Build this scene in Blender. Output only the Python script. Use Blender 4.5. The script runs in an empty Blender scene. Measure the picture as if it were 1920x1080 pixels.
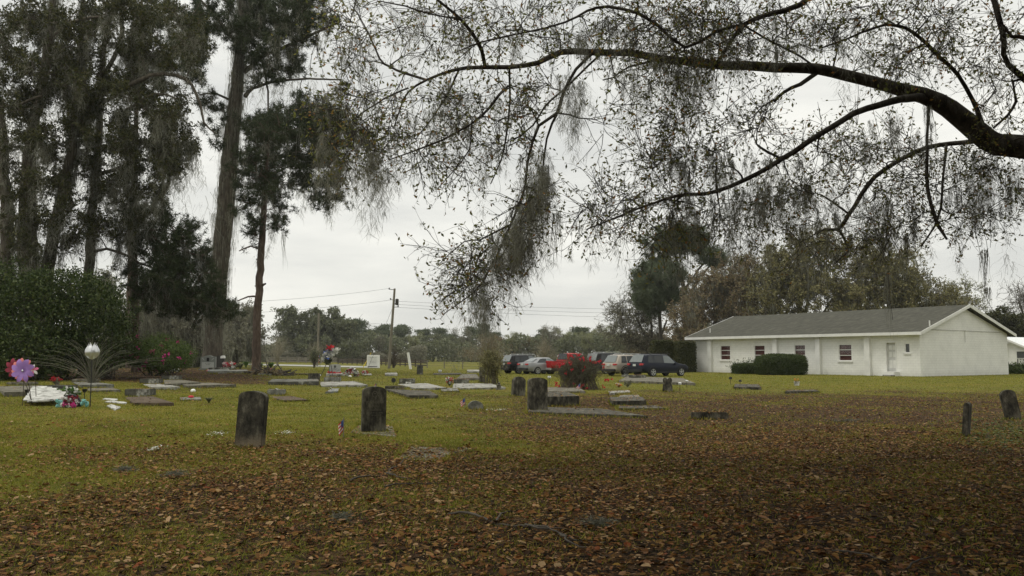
import bpy, bmesh, math, random
import numpy as np
from mathutils import Vector, Matrix
PI = math.pi
SC = bpy.context.scene
COL = SC.collection
# ------------------------------------------------------------------ camera
FPX = 1600.0; CAMZ = 1.55
TILT = math.atan(128.0 / FPX)
cam_d = bpy.data.cameras.new('camera'); cam = bpy.data.objects.new('camera', cam_d); COL.objects.link(cam)
cam_d.sensor_width = 36.0; cam_d.lens = FPX / 1920.0 * 36.0
cam_d.clip_start = 0.1; cam_d.clip_end = 6000
cam.location = (0, 0, CAMZ); cam.rotation_euler = (PI / 2 + TILT, 0, 0)
SC.camera = cam
# ------------------------------------------------------------------ world, overcast
SUN_EL = math.radians(66); SUN_AZ = math.radians(-110)
w = bpy.data.worlds.new("World"); SC.world = w; w.use_nodes = True
nt = w.node_tree; N = nt.nodes; LK = nt.links; N.clear()
out = N.new('ShaderNodeOutputWorld'); bg = N.new('ShaderNodeBackground'); bg.inputs['Strength'].default_value = 0.1
sky = N.new('ShaderNodeTexSky'); sky.sky_type = 'NISHITA'; sky.sun_disc = False
sky.sun_elevation = SUN_EL; sky.sun_rotation = -SUN_AZ + PI; sky.air_density = 1.0; sky.dust_density = 3.0
tc = N.new('ShaderNodeTexCoord'); mp = N.new('ShaderNodeMapping'); mp.inputs['Scale'].default_value = (1.0, 1.0, 4.5)
no = N.new('ShaderNodeTexNoise'); no.inputs['Scale'].default_value = 2.6; no.inputs['Detail'].default_value = 7; no.inputs['Roughness'].default_value = .55
cr = N.new('ShaderNodeValToRGB'); cr.color_ramp.elements[0].position = .36; cr.color_ramp.elements[1].position = .62
cr.color_ramp.elements[0].color = (.715, .72, .685, 1); cr.color_ramp.elements[1].color = (.96, .95, .88, 1)
sep = N.new('ShaderNodeSeparateXYZ')
mr = N.new('ShaderNodeMapRange'); mr.inputs['From Min'].default_value = .30; mr.inputs['From Max'].default_value = 1.0
mr.inputs['To Min'].default_value = 10.7; mr.inputs['To Max'].default_value = 14.0
sc = N.new('ShaderNodeVectorMath'); sc.operation = 'SCALE'
mx = N.new('ShaderNodeMix'); mx.data_type = 'RGBA'; mx.inputs[0].default_value = .93
LK.new(tc.outputs['Generated'], mp.inputs['Vector']); LK.new(mp.outputs[0], no.inputs['Vector']); LK.new(no.outputs[0], cr.inputs[0])
LK.new(tc.outputs['Generated'], sep.inputs[0]); LK.new(sep.outputs['Z'], mr.inputs['Value'])
LK.new(cr.outputs[0], sc.inputs[0]); LK.new(mr.outputs[0], sc.inputs['Scale'])
LK.new(sky.outputs[0], mx.inputs[6]); LK.new(sc.outputs[0], mx.inputs[7]); LK.new(mx.outputs[2], bg.inputs['Color'])
LK.new(bg.outputs[0], out.inputs[0])
sd = bpy.data.lights.new('sun', 'SUN'); sd.energy = 1.5; sd.angle = math.radians(20); sd.color = (1, .96, .88)
so = bpy.data.objects.new('sun', sd); COL.objects.link(so)
sdir = Vector((math.sin(SUN_AZ) * math.cos(SUN_EL), math.cos(SUN_AZ) * math.cos(SUN_EL), math.sin(SUN_EL)))
so.rotation_euler = sdir.to_track_quat('Z', 'Y').to_euler(); so.location = sdir * 50
SC.view_settings.view_transform = 'Standard'; SC.view_settings.look = 'None'
SC.view_settings.exposure = 0.0; SC.view_settings.gamma = 1.0

# ------------------------------------------------------------------ pixel <-> place
CT, ST = math.cos(TILT), math.sin(TILT)
def ray(px, py):
    a = px - 960.0; b = 540.0 - py
    return np.array([a, FPX * CT - b * ST, FPX * ST + b * CT])
def P(px, py, Y):                                  # point on the ray at depth Y metres
    r = ray(px, py); return np.array([0, 0, CAMZ]) + r * (Y / r[1])
def H(x, y):                                       # height of the terrain
    x = np.asarray(x, float); y = np.asarray(y, float)
    return 0.68 * np.exp(-((x + 26) / 15) ** 2) * np.exp(-((y - 56) / 36) ** 2) \
        + .025 * np.sin(x * .31 + 1) * np.sin(y * .27) * np.clip(1 - y / 80, 0, 1)
def G(px, py):                                     # where the ray meets the terrain
    r = ray(px, py); r = r / r[1]; t = 2.0; pt = None
    while t < 1500:
        q = np.array([0, 0, CAMZ]) + r * t
        if q[2] <= H(q[0], q[1]):
            lo, hi = t / 1.02, t
            for _ in range(20):
                m = (lo + hi) / 2; q = np.array([0, 0, CAMZ]) + r * m
                if q[2] <= H(q[0], q[1]): hi = m
                else: lo = m
            return q
        t *= 1.01
    return np.array([r[0] * 600, 600, 0.])
def Hz(x, y): return float(H(x, y))

# ------------------------------------------------------------------ object helpers
def link(o, parent=None):
    COL.objects.link(o)
    if parent is not None: o.parent = parent
    return o
def tag(o, label=None, cat=None, group=None, kind=None):
    if label: o['label'] = label
    if cat: o['category'] = cat
    if group: o['group'] = group
    if kind: o['kind'] = kind
    return o
def thing(name, label, cat, loc=(0, 0, 0), rz=0, group=None):
    o = bpy.data.objects.new(name, None); o.empty_display_size = .2
    COL.objects.link(o); o.location = [float(c) for c in loc]; o.rotation_euler = (0, 0, rz)
    return tag(o, label, cat, group)
def copy_tree(o, parent=None):
    c = o.copy(); COL.objects.link(c); c.parent = parent
    for ch in list(o.children): copy_tree(ch, c)
    return c

class MB:
    """collects arrays of vertices and faces, and links them as one mesh object"""
    def __init__(s): s.v = []; s.f = []; s.n = 0
    def add(s, V, F):
        V = np.asarray(V, float).reshape(-1, 3); F = np.asarray(F, int)
        s.v.append(V); s.f.append(F + s.n); s.n += len(V); return s
    def box(s, c, d, rz=0, taper=1.0, tilt=0):
        x, y, z = d[0] / 2, d[1] / 2, d[2]
        V = np.array([[-x, -y, 0], [x, -y, 0], [x, y, 0], [-x, y, 0], [-x * taper, -y * taper, z], [x * taper, -y * taper, z], [x * taper, y * taper, z], [-x * taper, y * taper, z]])
        if tilt: V = V @ np.array(Matrix.Rotation(tilt, 3, 'X')).T
        cs, sn = math.cos(rz), math.sin(rz)
        V = V @ np.array([[cs, sn, 0], [-sn, cs, 0], [0, 0, 1]]) + np.array(c, float)
        return s.add(V, [[0, 3, 2, 1], [4, 5, 6, 7], [0, 1, 5, 4], [1, 2, 6, 5], [2, 3, 7, 6], [3, 0, 4, 7]])
    def bar(s, a, b, wx, wz=None):
        a = np.array(a, float); b = np.array(b, float); wz = wz or wx
        t = b - a; L = np.linalg.norm(t); t /= L
        u = np.cross(t, [0, 0, 1]); 
        if np.linalg.norm(u) < 1e-4: u = np.array([1., 0, 0])
        u /= np.linalg.norm(u); v = np.cross(u, t)
        V = [p + i * u * wx / 2 + j * v * wz / 2 for p in (a, b) for i, j in ((-1, -1), (1, -1), (1, 1), (-1, 1))]
        return s.add(V, [[0, 1, 2, 3], [7, 6, 5, 4], [0, 4, 5, 1], [1, 5, 6, 2], [2, 6, 7, 3], [3, 7, 4, 0]])
    def prism(s, poly, depth, M=None):               # polygon in XZ, extruded +-depth/2 along Y; M: 4x4
        n = len(poly); V = [(x, -depth / 2, z) for x, z in poly] + [(x, depth / 2, z) for x, z in poly]
        V = np.array(V)
        if M is not None: V = V @ np.array(M)[:3, :3].T + np.array(M)[:3, 3]
        k = s.n; s.v.append(V); s.n += len(V)
        s.f.append([list(range(k, k + n)), list(range(k + 2 * n - 1, k + n - 1, -1))] + [[k + i, k + n + i, k + n + (i + 1) % n, k + (i + 1) % n] for i in range(n)])
        return s
    def tubes(s, paths, rad, S=5):
        V, F = tubes(paths, rad, S); return s.add(V, F)
    def tube(s, pts, rad, S=8):
        pts = np.asarray(pts, float)[None]; rad = np.broadcast_to(np.asarray(rad, float), (pts.shape[1],))[None]
        return s.tubes(pts, rad, S)
    def lathe(s, c, prof, S=16, M=None):
        prof = np.asarray(prof, float); a = np.arange(S) / S * 2 * PI
        V = np.stack([prof[:, None, 0] * np.cos(a), prof[:, None, 0] * np.sin(a), np.broadcast_to(prof[:, None, 1], (len(prof), S))], -1).reshape(-1, 3)
        if M is not None: V = V @ np.array(M)[:3, :3].T
        V = V + np.array(c, float)
        F = [[i * S + j, i * S + (j + 1) % S, (i + 1) * S + (j + 1) % S, (i + 1) * S + j] for i in range(len(prof) - 1) for j in range(S)]
        return s.add(V, F)
    def blob(s, c, r, rng=None, n=0.0, sub=2):
        bm = bmesh.new(); bmesh.ops.create_icosphere(bm, subdivisions=sub, radius=1)
        V = np.array([v.co[:] for v in bm.verts]); F = np.array([[v.index for v in f.verts] for f in bm.faces]); bm.free()
        if n and rng is not None: V = V * (1 + n * rng.standard_normal((len(V), 1)))
        return s.add(V * np.array(r, float) + np.array(c, float), F)
    def build(s, name, m, parent=None, smooth=False, bevel=0, sharp=None, origin=None):
        V = np.concatenate(s.v) if s.v else np.zeros((0, 3))
        if origin is not None: V = V - np.array(origin, float)
        me = bpy.data.meshes.new(name)
        loops = []; starts = []; st = 0
        for F in s.f:
            if isinstance(F, np.ndarray):
                if F.size == 0: continue
                loops.append(F.reshape(-1)); k = F.shape[1]
                starts.append(st + np.arange(len(F)) * k); st += F.size
            else:
                for f in F: loops.append(np.array(f)); starts.append(np.array([st])); st += len(f)
        L = np.concatenate(loops).astype(np.int32); Sx = np.concatenate(starts).astype(np.int32)
        me.vertices.add(len(V)); me.vertices.foreach_set('co', V.astype(np.float32).ravel())
        me.loops.add(len(L)); me.loops.foreach_set('vertex_index', L)
        me.polygons.add(len(Sx)); me.polygons.foreach_set('loop_start', Sx)
        me.update(calc_edges=True); me.validate()
        if bevel:
            bm = bmesh.new(); bm.from_mesh(me)
            bmesh.ops.bevel(bm, geom=bm.edges[:], offset=bevel, segments=2, affect='EDGES', clamp_overlap=True)
            bm.to_mesh(me); bm.free()
        me.polygons.foreach_set('use_smooth', np.full(len(me.polygons), bool(smooth)))
        if smooth and sharp: me.set_sharp_from_angle(angle=math.radians(sharp))
        if m is not None: me.materials.append(m)
        o = bpy.data.objects.new(name, me); link(o, parent)
        if origin is not None: o.location = [float(c) for c in origin]
        return o

def nrm(v): return v / np.maximum(np.linalg.norm(v, axis=-1, keepdims=True), 1e-9)
def tubes(paths, rad, S=5):
    p = np.asarray(paths, float); r = np.asarray(rad, float); n, K, _ = p.shape
    t = np.empty_like(p); t[:, 1:-1] = p[:, 2:] - p[:, :-2]; t[:, 0] = p[:, 1] - p[:, 0]; t[:, -1] = p[:, -1] - p[:, -2]
    t = nrm(t); ref = np.broadcast_to(np.array([.37, .21, .9]), t.shape).copy()
    mt = nrm(t.mean(1)); bad = np.abs((mt * np.array([.37, .21, .9])).sum(-1)) > .9; ref[bad] = np.array([.9, -.3, .1])
    u = nrm(np.cross(t, ref)); v = np.cross(t, u); a = np.arange(S) / S * 2 * PI
    V = p[:, :, None] + r[:, :, None, None] * (u[:, :, None] * np.cos(a)[None, None, :, None] + v[:, :, None] * np.sin(a)[None, None, :, None])
    i = np.arange(K - 1)[:, None]; j = np.arange(S)[None]
    q = np.stack([i * S + j, i * S + (j + 1) % S, (i + 1) * S + (j + 1) % S, (i + 1) * S + j], -1).reshape(-1, 4)
    F = (q[None] + (np.arange(n) * K * S)[:, None, None]).reshape(-1, 4)
    return V.reshape(-1, 3), F
def leaves(pts, size, rng, el=.45, nrm_bias=None, vary=.35):
    n = len(pts); a = nrm(rng.standard_normal((n, 3))); b = nrm(np.cross(a, rng.standard_normal((n, 3))))
    if nrm_bias is not None: a = nrm(a * np.array([1, 1, .18])); b = nrm(np.cross(a, np.array([0, 0, 1.]) + .25 * rng.standard_normal((n, 3))))
    s = (size * (1 + vary * rng.uniform(-1, 1, n)))[:, None]; a = a * s; b = b * s * el
    V = np.stack([pts, pts + a * .5 + b * .5, pts + a, pts + a * .5 - b * .5], 1).reshape(-1, 3)
    return V, np.arange(n * 4).reshape(n, 4)
def needles(pts, size, k, rng, wd=.02, up=.35):
    p = np.repeat(pts, k, 0); n = len(p); a = nrm(rng.standard_normal((n, 3)) + np.array([0, 0, up]))
    s = (size * rng.uniform(.7, 1.15, n))[:, None]; b = nrm(np.cross(a, rng.standard_normal((n, 3)))) * wd
    V = np.stack([p + b, p - b, p + a * s], 1).reshape(-1, 3)
    return V, np.arange(n * 3).reshape(n, 3)
def strands(pts, length, k, rng, wd=.008, spread=.08, K=5, sway=.05):
    """hanging strands of Spanish moss, each a thin wavy tapering ribbon"""
    p = np.repeat(pts, k, 0); n = len(p); L = np.repeat(length, k) * rng.uniform(.25, 1.1, n)
    p = p + rng.normal(0, spread, (n, 3)) * np.array([1, 1, .5]); t = np.linspace(0, 1, K)
    wob = np.cumsum(rng.normal(0, sway, (n, K, 2)), 1) * L[:, None, None] ** .5
    path = np.zeros((n, K, 3)); path[:, :, :2] = p[:, None, :2] + wob; path[:, :, 2] = p[:, None, 2] - L[:, None] * t
    ang = rng.uniform(0, PI, n); d = np.stack([np.cos(ang), np.sin(ang), 0 * ang], -1)[:, None] * (wd * (1 - .85 * t))[None, :, None]
    V = np.stack([path + d, path - d], 2).reshape(-1, 3); i = np.arange(K - 1)
    q = np.stack([2 * i, 2 * i + 1, 2 * i + 3, 2 * i + 2], -1)
    return V, (q[None] + (np.arange(n) * K * 2)[:, None, None]).reshape(-1, 4)
def tufts_of_moss(pts, size, k, rng, wd=.004):
    """fluffy hanging clumps of Spanish moss: many short curly strands falling from a spindle"""
    n = len(pts); m = n * k; L = np.repeat(size, k); t = rng.uniform(0, 1, m); prof = np.sin(PI * np.clip(t * .8 + .12, 0, 1)) ** 1.2
    a = rng.uniform(0, 2 * PI, m); r = L * .16 * prof * rng.uniform(.1, 1, m); sw = np.repeat(rng.normal(0, .06, (n, 2)), k, 0) * L[:, None]
    p0 = np.repeat(pts, k, 0) + np.stack([np.cos(a) * r + sw[:, 0] * t * 3, np.sin(a) * r + sw[:, 1] * t * 3, -t * L], -1)
    K = 4; sl = L * rng.uniform(.10, .34, m); path = np.zeros((m, K, 3)); path[:, 0] = p0; d = nrm(np.stack([np.cos(a) * .6, np.sin(a) * .6, rng.uniform(-1.6, -.2, m)], -1) + rng.normal(0, .5, (m, 3)))
    for i in range(1, K): path[:, i] = path[:, i - 1] + d * (sl / (K - 1))[:, None]; d = nrm(d + rng.normal(0, .55, (m, 3)) + np.array([0, 0, -.45]))
    b = rng.uniform(0, PI, m); dd = np.stack([np.cos(b), np.sin(b), 0 * b], -1)[:, None] * (wd * (1 - .8 * np.linspace(0, 1, K)))[None, :, None]
    V = np.stack([path + dd, path - dd], 2).reshape(-1, 3); i = np.arange(K - 1); q = np.stack([2 * i, 2 * i + 1, 2 * i + 3, 2 * i + 2], -1)
    return V, (q[None] + (np.arange(m) * K * 2)[:, None, None]).reshape(-1, 4)
def sprout(paths, m, L, rng, K=4, ang=1.0, up=0.0, tlo=.35, drift=.3):
    n, Kp, _ = paths.shape; idx = np.repeat(np.arange(n), m); t = rng.uniform(tlo, 1, n * m) * (Kp - 1)
    i = np.minimum(t.astype(int), Kp - 2); f = (t - i)[:, None]
    a = paths[idx, i]; b = paths[idx, i + 1]; p = a * (1 - f) + b * f; tg = nrm(b - a)
    d = nrm(tg + ang * nrm(rng.standard_normal((n * m, 3))) + np.array([0, 0, up]))
    l = L * rng.uniform(.5, 1.25, n * m); o = np.zeros((n * m, K, 3)); o[:, 0] = p
    for k in range(1, K):
        d = nrm(d + drift * rng.standard_normal((n * m, 3)) + np.array([0, 0, up * .3])); o[:, k] = o[:, k - 1] + d * (l / (K - 1))[:, None]
    return o
def smooth_line(pts, step, rng=None, wob=0.0):
    pts = np.asarray(pts, float); n = len(pts); out = []
    for i in range(n - 1):
        p0 = pts[max(i - 1, 0)]; p1 = pts[i]; p2 = pts[i + 1]; p3 = pts[min(i + 2, n - 1)]
        m = max(2, int(np.linalg.norm((p2 - p1)[:3]) / step))
        for k in range(m):
            t = k / m; out.append(.5 * ((2 * p1) + (-p0 + p2) * t + (2 * p0 - 5 * p1 + 4 * p2 - p3) * t * t + (-p0 + 3 * p1 - 3 * p2 + p3) * t ** 3))
    out.append(pts[-1]); o = np.array(out)
    if rng is not None and wob: o[1:, :3] += rng.normal(0, 1, (len(o) - 1, 3)) * wob * np.minimum(1, o[1:, 3:4] * 8 + .3)
    o[:, 3] = np.maximum(o[:, 3], .002); return o

# ------------------------------------------------------------------ materials
def newmat(name):
    m = bpy.data.materials.new(name); m.use_nodes = True; nt = m.node_tree; nt.nodes.clear()
    o = nt.nodes.new('ShaderNodeOutputMaterial'); return m, nt, o
def rgba(c): return (c[0], c[1], c[2], 1)
def ramp(nt, fac, cols, pos=None):
    r = nt.nodes.new('ShaderNodeValToRGB'); e = r.color_ramp.elements; n = len(cols)
    while len(e) < n: e.new(.5)
    for i, c in enumerate(cols): e[i].position = pos[i] if pos else i / (n - 1); e[i].color = rgba(c)
    nt.links.new(fac, r.inputs[0]); return r.outputs[0]
def noise(nt, scale, detail=4, rough=.6, coord='Object', sx=(1, 1, 1)):
    tc = nt.nodes.new('ShaderNodeTexCoord'); mp = nt.nodes.new('ShaderNodeMapping'); mp.inputs['Scale'].default_value = sx
    n = nt.nodes.new('ShaderNodeTexNoise'); n.inputs['Scale'].default_value = scale; n.inputs['Detail'].default_value = detail; n.inputs['Roughness'].default_value = rough
    nt.links.new(tc.outputs[coord], mp.inputs[0]); nt.links.new(mp.outputs[0], n.inputs['Vector']); return n.outputs[0]
def mixc(nt, f, a, b, mode='MIX'):
    m = nt.nodes.new('ShaderNodeMix'); m.data_type = 'RGBA'; m.blend_type = mode
    for k, x in ((0, f), (6, a), (7, b)):
        if hasattr(x, 'links') or hasattr(x, 'node'): nt.links.new(x, m.inputs[k])
        elif k == 0: m.inputs[0].default_value = x
        else: m.inputs[k].default_value = rgba(x)
    return m.outputs[2]
def bump(nt, h, strength, dist=.02):
    b = nt.nodes.new('ShaderNodeBump'); b.inputs['Strength'].default_value = strength; b.inputs['Distance'].default_value = dist
    nt.links.new(h, b.inputs['Height']); return b.outputs[0]
def surf(name, cols, scale=4, rough=.8, bmp=.3, bdist=.01, pos=None, metal=0, sx=(1, 1, 1), spec=.3, coat=0, detail=5):
    """a rough surface mottled between colours by noise"""
    m, nt, o = newmat(name); b = nt.nodes.new('ShaderNodeBsdfPrincipled')
    f = noise(nt, scale, detail, .65, sx=sx); nt.links.new(ramp(nt, f, cols, pos or [.3 + .4 * i / (len(cols) - 1) for i in range(len(cols))]), b.inputs['Base Color'])
    b.inputs['Roughness'].default_value = rough; b.inputs['Metallic'].default_value = metal; b.inputs['Specular IOR Level'].default_value = spec
    b.inputs['Coat Weight'].default_value = coat; b.inputs['Coat Roughness'].default_value = .06
    if bmp: nt.links.new(bump(nt, noise(nt, scale * 5, 4, sx=sx), bmp, bdist), b.inputs['Normal'])
    nt.links.new(b.outputs[0], o.inputs[0]); return m
def foliage(name, cols, trans=.25, rough=.6, spec=.25, scale=.25, patch=None):
    """leaf material: each leaf its own colour, whole clumps lighter or darker by growth"""
    m, nt, o = newmat(name); b = nt.nodes.new('ShaderNodeBsdfPrincipled'); g = nt.nodes.new('ShaderNodeNewGeometry')
    c = ramp(nt, g.outputs['Random Per Island'], cols)
    c2 = c if patch is None else mixc(nt, 1.0, c, ramp(nt, noise(nt, scale, 5, .65), patch, [.34, .5, .66]), 'MULTIPLY')
    nt.links.new(c2, b.inputs['Base Color']); b.inputs['Roughness'].default_value = rough; b.inputs['Specular IOR Level'].default_value = spec
    if trans:
        t = nt.nodes.new('ShaderNodeBsdfTranslucent'); nt.links.new(c2, t.inputs[0]); mi = nt.nodes.new('ShaderNodeMixShader'); mi.inputs[0].default_value = trans
        nt.links.new(b.outputs[0], mi.inputs[1]); nt.links.new(t.outputs[0], mi.inputs[2]); nt.links.new(mi.outputs[0], o.inputs[0])
    else: nt.links.new(b.outputs[0], o.inputs[0])
    return m
def plain(name, c, rough=.5, metal=0, spec=.4, coat=0, trans=0):
    return surf(name, [tuple(x * .88 for x in c), tuple(min(1, x * 1.08) for x in c)], 6, rough, 0, metal=metal, spec=spec, coat=coat)
M = {}
M['bark_oak'] = surf('bark_oak', [(.028, .024, .018), (.075, .064, .05), (.15, .14, .11)], 9, .95, .9, .03, sx=(1, 1, .5))
M['bark_pine'] = surf('bark_pine', [(.032, .023, .017), (.095, .068, .05), (.15, .115, .088)], 6, .95, .9, .04, sx=(1, 1, .3))
M['bark_vine'] = surf('bark_vine', [(.035, .029, .022), (.095, .08, .06), (.16, .145, .11)], 5, .95, .9, .05, sx=(1, 1, .25))
M['bark_far'] = surf('bark_far', [(.05, .042, .034), (.10, .088, .07)], 3, .95, 0)
M['leaf_oak'] = foliage('leaf_oak', [(.06, .07, .02), (.12, .13, .04), (.19, .21, .06), (.20, .20, .06), (.22, .20, .06), (.36, .16, .05)], .55)
M['leaf_pine'] = foliage('leaf_pine', [(.018, .030, .012), (.040, .056, .022), (.065, .078, .028)], .2)
M['leaf_dark'] = foliage('leaf_dark', [(.022, .030, .010), (.05, .058, .018), (.10, .095, .028)], .3)
M['leaf_shrub'] = foliage('leaf_shrub', [(.016, .030, .007), (.035, .056, .013), (.058, .084, .02), (.085, .10, .027)], .22, .5, .2)
M['leaf_azalea'] = foliage('leaf_azalea', [(.03, .055, .012), (.075, .115, .025), (.12, .16, .04)], .3)
M['leaf_brown'] = foliage('leaf_brown', [(.11, .085, .055), (.19, .145, .085), (.24, .18, .10), (.18, .175, .08)], .25)
M['leaf_olive'] = foliage('leaf_olive', [(.10, .095, .045), (.17, .165, .07), (.22, .205, .085), (.20, .165, .075)], .25)
M['leaf_pale'] = foliage('leaf_pale', [(.16, .17, .09), (.25, .265, .13), (.31, .32, .16)], .35)
M['leaf_grey'] = foliage('leaf_grey', [(.12, .12, .085), (.19, .185, .13), (.24, .23, .16)], .3)
M['leaf_mid'] = foliage('leaf_mid', [(.085, .095, .055), (.13, .145, .08), (.18, .19, .10)], .3)
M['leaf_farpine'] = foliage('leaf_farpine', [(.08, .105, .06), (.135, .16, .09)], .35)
M['leaf_bright'] = foliage('leaf_bright', [(.05, .11, .02), (.09, .17, .035), (.13, .2, .05)], .3)
M['moss'] = foliage('moss', [(.15, .15, .115), (.27, .27, .215), (.38, .38, .31)], .55, .9, .1)
M['twig'] = foliage('twig', [(.16, .14, .10), (.27, .245, .175), (.38, .35, .26)], 0, .9, .1)
M['twig_dark'] = foliage('twig_dark', [(.05, .042, .034), (.09, .075, .055), (.12, .10, .075)], 0, .9, .1)
M['stone_black'] = surf('stone_black', [(.016, .016, .012), (.062, .056, .040), (.17, .16, .12)], 7, .9, .9, .015, [.36, .50, .66], sx=(1, 1, .5))
M['stone_worn'] = surf('stone_worn', [(.018, .017, .013), (.075, .068, .049), (.21, .195, .15)], 7, .9, .9, .015, [.36, .52, .70], sx=(1, 1, .55))
M['stone_grey'] = surf('stone_grey', [(.05, .05, .04), (.16, .16, .135), (.30, .30, .26)], 5, .85, .5, .01)
M['stone_pale'] = surf('stone_pale', [(.05, .047, .036), (.28, .275, .24), (.50, .49, .44)], 3.4, .85, .5, .01, [.36, .5, .7])
M['stone_stained'] = surf('stone_stained', [(.035, .034, .026), (.10, .098, .078), (.42, .42, .37)], 2.4, .9, .5, .01, [.35, .55, .68])
M['concrete'] = surf('concrete', [(.04, .036, .026), (.13, .12, .09), (.26, .245, .19)], 4.5, .9, .5, .01)
M['slab_brown'] = surf('slab_brown', [(.03, .024, .015), (.085, .06, .038), (.17, .13, .085)], 4.5, .9, .5, .01)
M['granite'] = surf('granite', [(.14, .15, .135), (.22, .235, .215)], 60, .5, .1, .003)
M['granite_lt'] = surf('granite_lt', [(.30, .31, .28), (.40, .41, .38)], 60, .6, .1, .003)
M['dark_stone'] = surf('dark_stone', [(.03, .03, .026), (.06, .058, .05)], 12, .6, .4, .01)
M['engrave'] = plain('engrave', (.03, .03, .025), .9)
M['engrave_pale'] = plain('engrave_pale', (.13, .12, .09), .9)
M['white'] = plain('white', (.78, .78, .74), .5)
M['white_worn'] = surf('white_worn', [(.09, .085, .07), (.42, .42, .385), (.66, .66, .62)], 5, .7, .3, .005, [.38, .47, .62])
M['black'] = plain('black', (.012, .012, .012), .4)
M['rust'] = plain('rust', (.055, .04, .028), .8)
M['red'] = foliage('red', [(.35, .012, .015), (.55, .03, .04), (.62, .05, .08)], .15)
M['rose'] = foliage('rose', [(.30, .008, .015), (.48, .02, .035), (.58, .04, .06)], .2)
M['pink'] = foliage('pink', [(.60, .10, .22), (.72, .16, .32), (.75, .35, .42)], .2)
M['magenta'] = foliage('magenta', [(.45, .03, .18), (.60, .06, .28)], .2)
M['petal_white'] = foliage('petal_white', [(.60, .60, .55), (.78, .78, .74)], .2)
M['orange'] = foliage('orange', [(.65, .18, .03), (.72, .36, .06)], .2)
M['teal'] = plain('teal', (.16, .40, .37), .5)
M['blue'] = plain('blue', (.05, .10, .32), .5)
M['yellow'] = plain('yellow', (.62, .46, .03), .5)
M['purple'] = plain('purple', (.36, .20, .55), .35)
M['darkred'] = plain('darkred', (.28, .02, .05), .4)
M['coral'] = plain('coral', (.70, .22, .20), .4)
M['lightmetal'] = plain('lightmetal', (.66, .67, .67), .3, .75)
M['stone_foot'] = None
M['wood_grey'] = surf('wood_grey', [(.10, .09, .07), (.20, .18, .145), (.28, .26, .21)], 5, .9, .3, .01, sx=(1, 1, 3))
M['wood_dark'] = surf('wood_dark', [(.04, .032, .024), (.09, .07, .05)], 5, .9, .3, .01)
M['pole_wood'] = surf('pole_wood', [(.13, .12, .09), (.22, .20, .15)], 4, .9, .3, .01, sx=(4, 4, .3))
M['wire'] = plain('wire', (.06, .06, .055), .5, .6)
# ------------------------------------------------------------------ ground
def vnoise(x, y, s, seed=0):
    return (np.sin(x * s * 1.3 + 1.7 * seed + 2 * np.sin(y * s * .7 + seed)) + np.sin(y * s * 1.1 + 2.3 * seed + 2 * np.sin(x * s * .9 + 1.3)) + np.sin((x + y) * s * .6 + seed)) / 3
def sst(a, b, x): t = np.clip((x - a) / (b - a), 0, 1); return t * t * (3 - 2 * t)
def litter(x, y):
    """how much of the ground fallen leaves cover"""
    x = np.asarray(x, float); y = np.asarray(y, float); u = x / np.maximum(y, 3)
    near = 1 - sst(10.5, 19.0, y + 2.2 * vnoise(x, y, .6, 1) + 2.0 * np.clip(-u - .25, -.4, .3) * 4)
    right = sst(-.22, .12, u + .05 * vnoise(x, y, .3, 2)) * (1 - sst(27, 48, y)) * (.92 - .14 * sst(20, 40, y))
    back = sst(.22, .34, -u) * sst(36, 42, y) * (1 - sst(66, 90, y)) * .9
    mid = .22 * (1 - sst(30, 50, y))
    v = np.maximum.reduce([near * .76, right, back, mid * .8]) + (.24 * vnoise(x, y, .9, 3) + .14 * vnoise(x, y, 3.3, 7)) * (1 - sst(40, 60, y))
    return np.clip(v, 0.02, 1)
ys = np.concatenate([np.linspace(-40, 3, 12), np.linspace(4, 30, 150), np.linspace(30.5, 90, 110), np.geomspace(92, 2500, 60)])
xs0 = np.concatenate([-np.geomspace(2500, 42, 34), np.linspace(-41, 41, 210), np.geomspace(42, 2500, 34)])
X, Y = np.meshgrid(xs0, ys); Z = H(X, Y)
rg = np.random.default_rng(3)
near = ((Y > 4) & (Y < 60))
Z = Z + near * (.012 * vnoise(X, Y, 3.1, 5) + .004 * rg.standard_normal(X.shape))
V = np.stack([X, Y, Z], -1).reshape(-1, 3); ny, nx = X.shape
i = np.arange(ny - 1)[:, None] * nx + np.arange(nx - 1)[None]
F = np.stack([i, i + 1, i + nx + 1, i + nx], -1).reshape(-1, 4)
m, nt, o = newmat('ground_cover'); b = nt.nodes.new('ShaderNodeBsdfPrincipled')
at = nt.nodes.new('ShaderNodeAttribute'); at.attribute_name = 'litter'
tcg = nt.nodes.new('ShaderNodeTexCoord')
vo = nt.nodes.new('ShaderNodeTexVoronoi'); vo.inputs['Scale'].default_value = 17; nt.links.new(tcg.outputs['Object'], vo.inputs['Vector'])
sv = nt.nodes.new('ShaderNodeSeparateColor'); nt.links.new(vo.outputs['Color'], sv.inputs[0])
lit = ramp(nt, sv.outputs[0], [(.012, .008, .004), (.030, .019, .009), (.06, .034, .015), (.12, .070, .034), (.04, .03, .012)], [0, .3, .6, .88, 1])  # wet humus browns, darkened so the shade between leaves is in the colour
g1 = ramp(nt, noise(nt, 1.3, 6, .7), [(.080, .083, .015), (.135, .135, .021), (.17, .152, .034)], [.3, .5, .72])
g2 = ramp(nt, noise(nt, 34, 3, .7), [(.45, .5, .3), (1.0, 1.0, 1.0), (1.25, 1.15, 1.1)], [.28, .5, .75])
gr = mixc(nt, .85, g1, g2, 'MULTIPLY'); gr = mixc(nt, 1.0, gr, ramp(nt, noise(nt, .16, 5, .7), [(.78, .82, .7), (1, 1, 1), (1.22, 1.0, 1.15)], [.36, .5, .64]), 'MULTIPLY')
mask = nt.nodes.new('ShaderNodeMath'); mask.operation = 'ADD'; nt.links.new(at.outputs['Fac'], mask.inputs[0])
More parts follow.
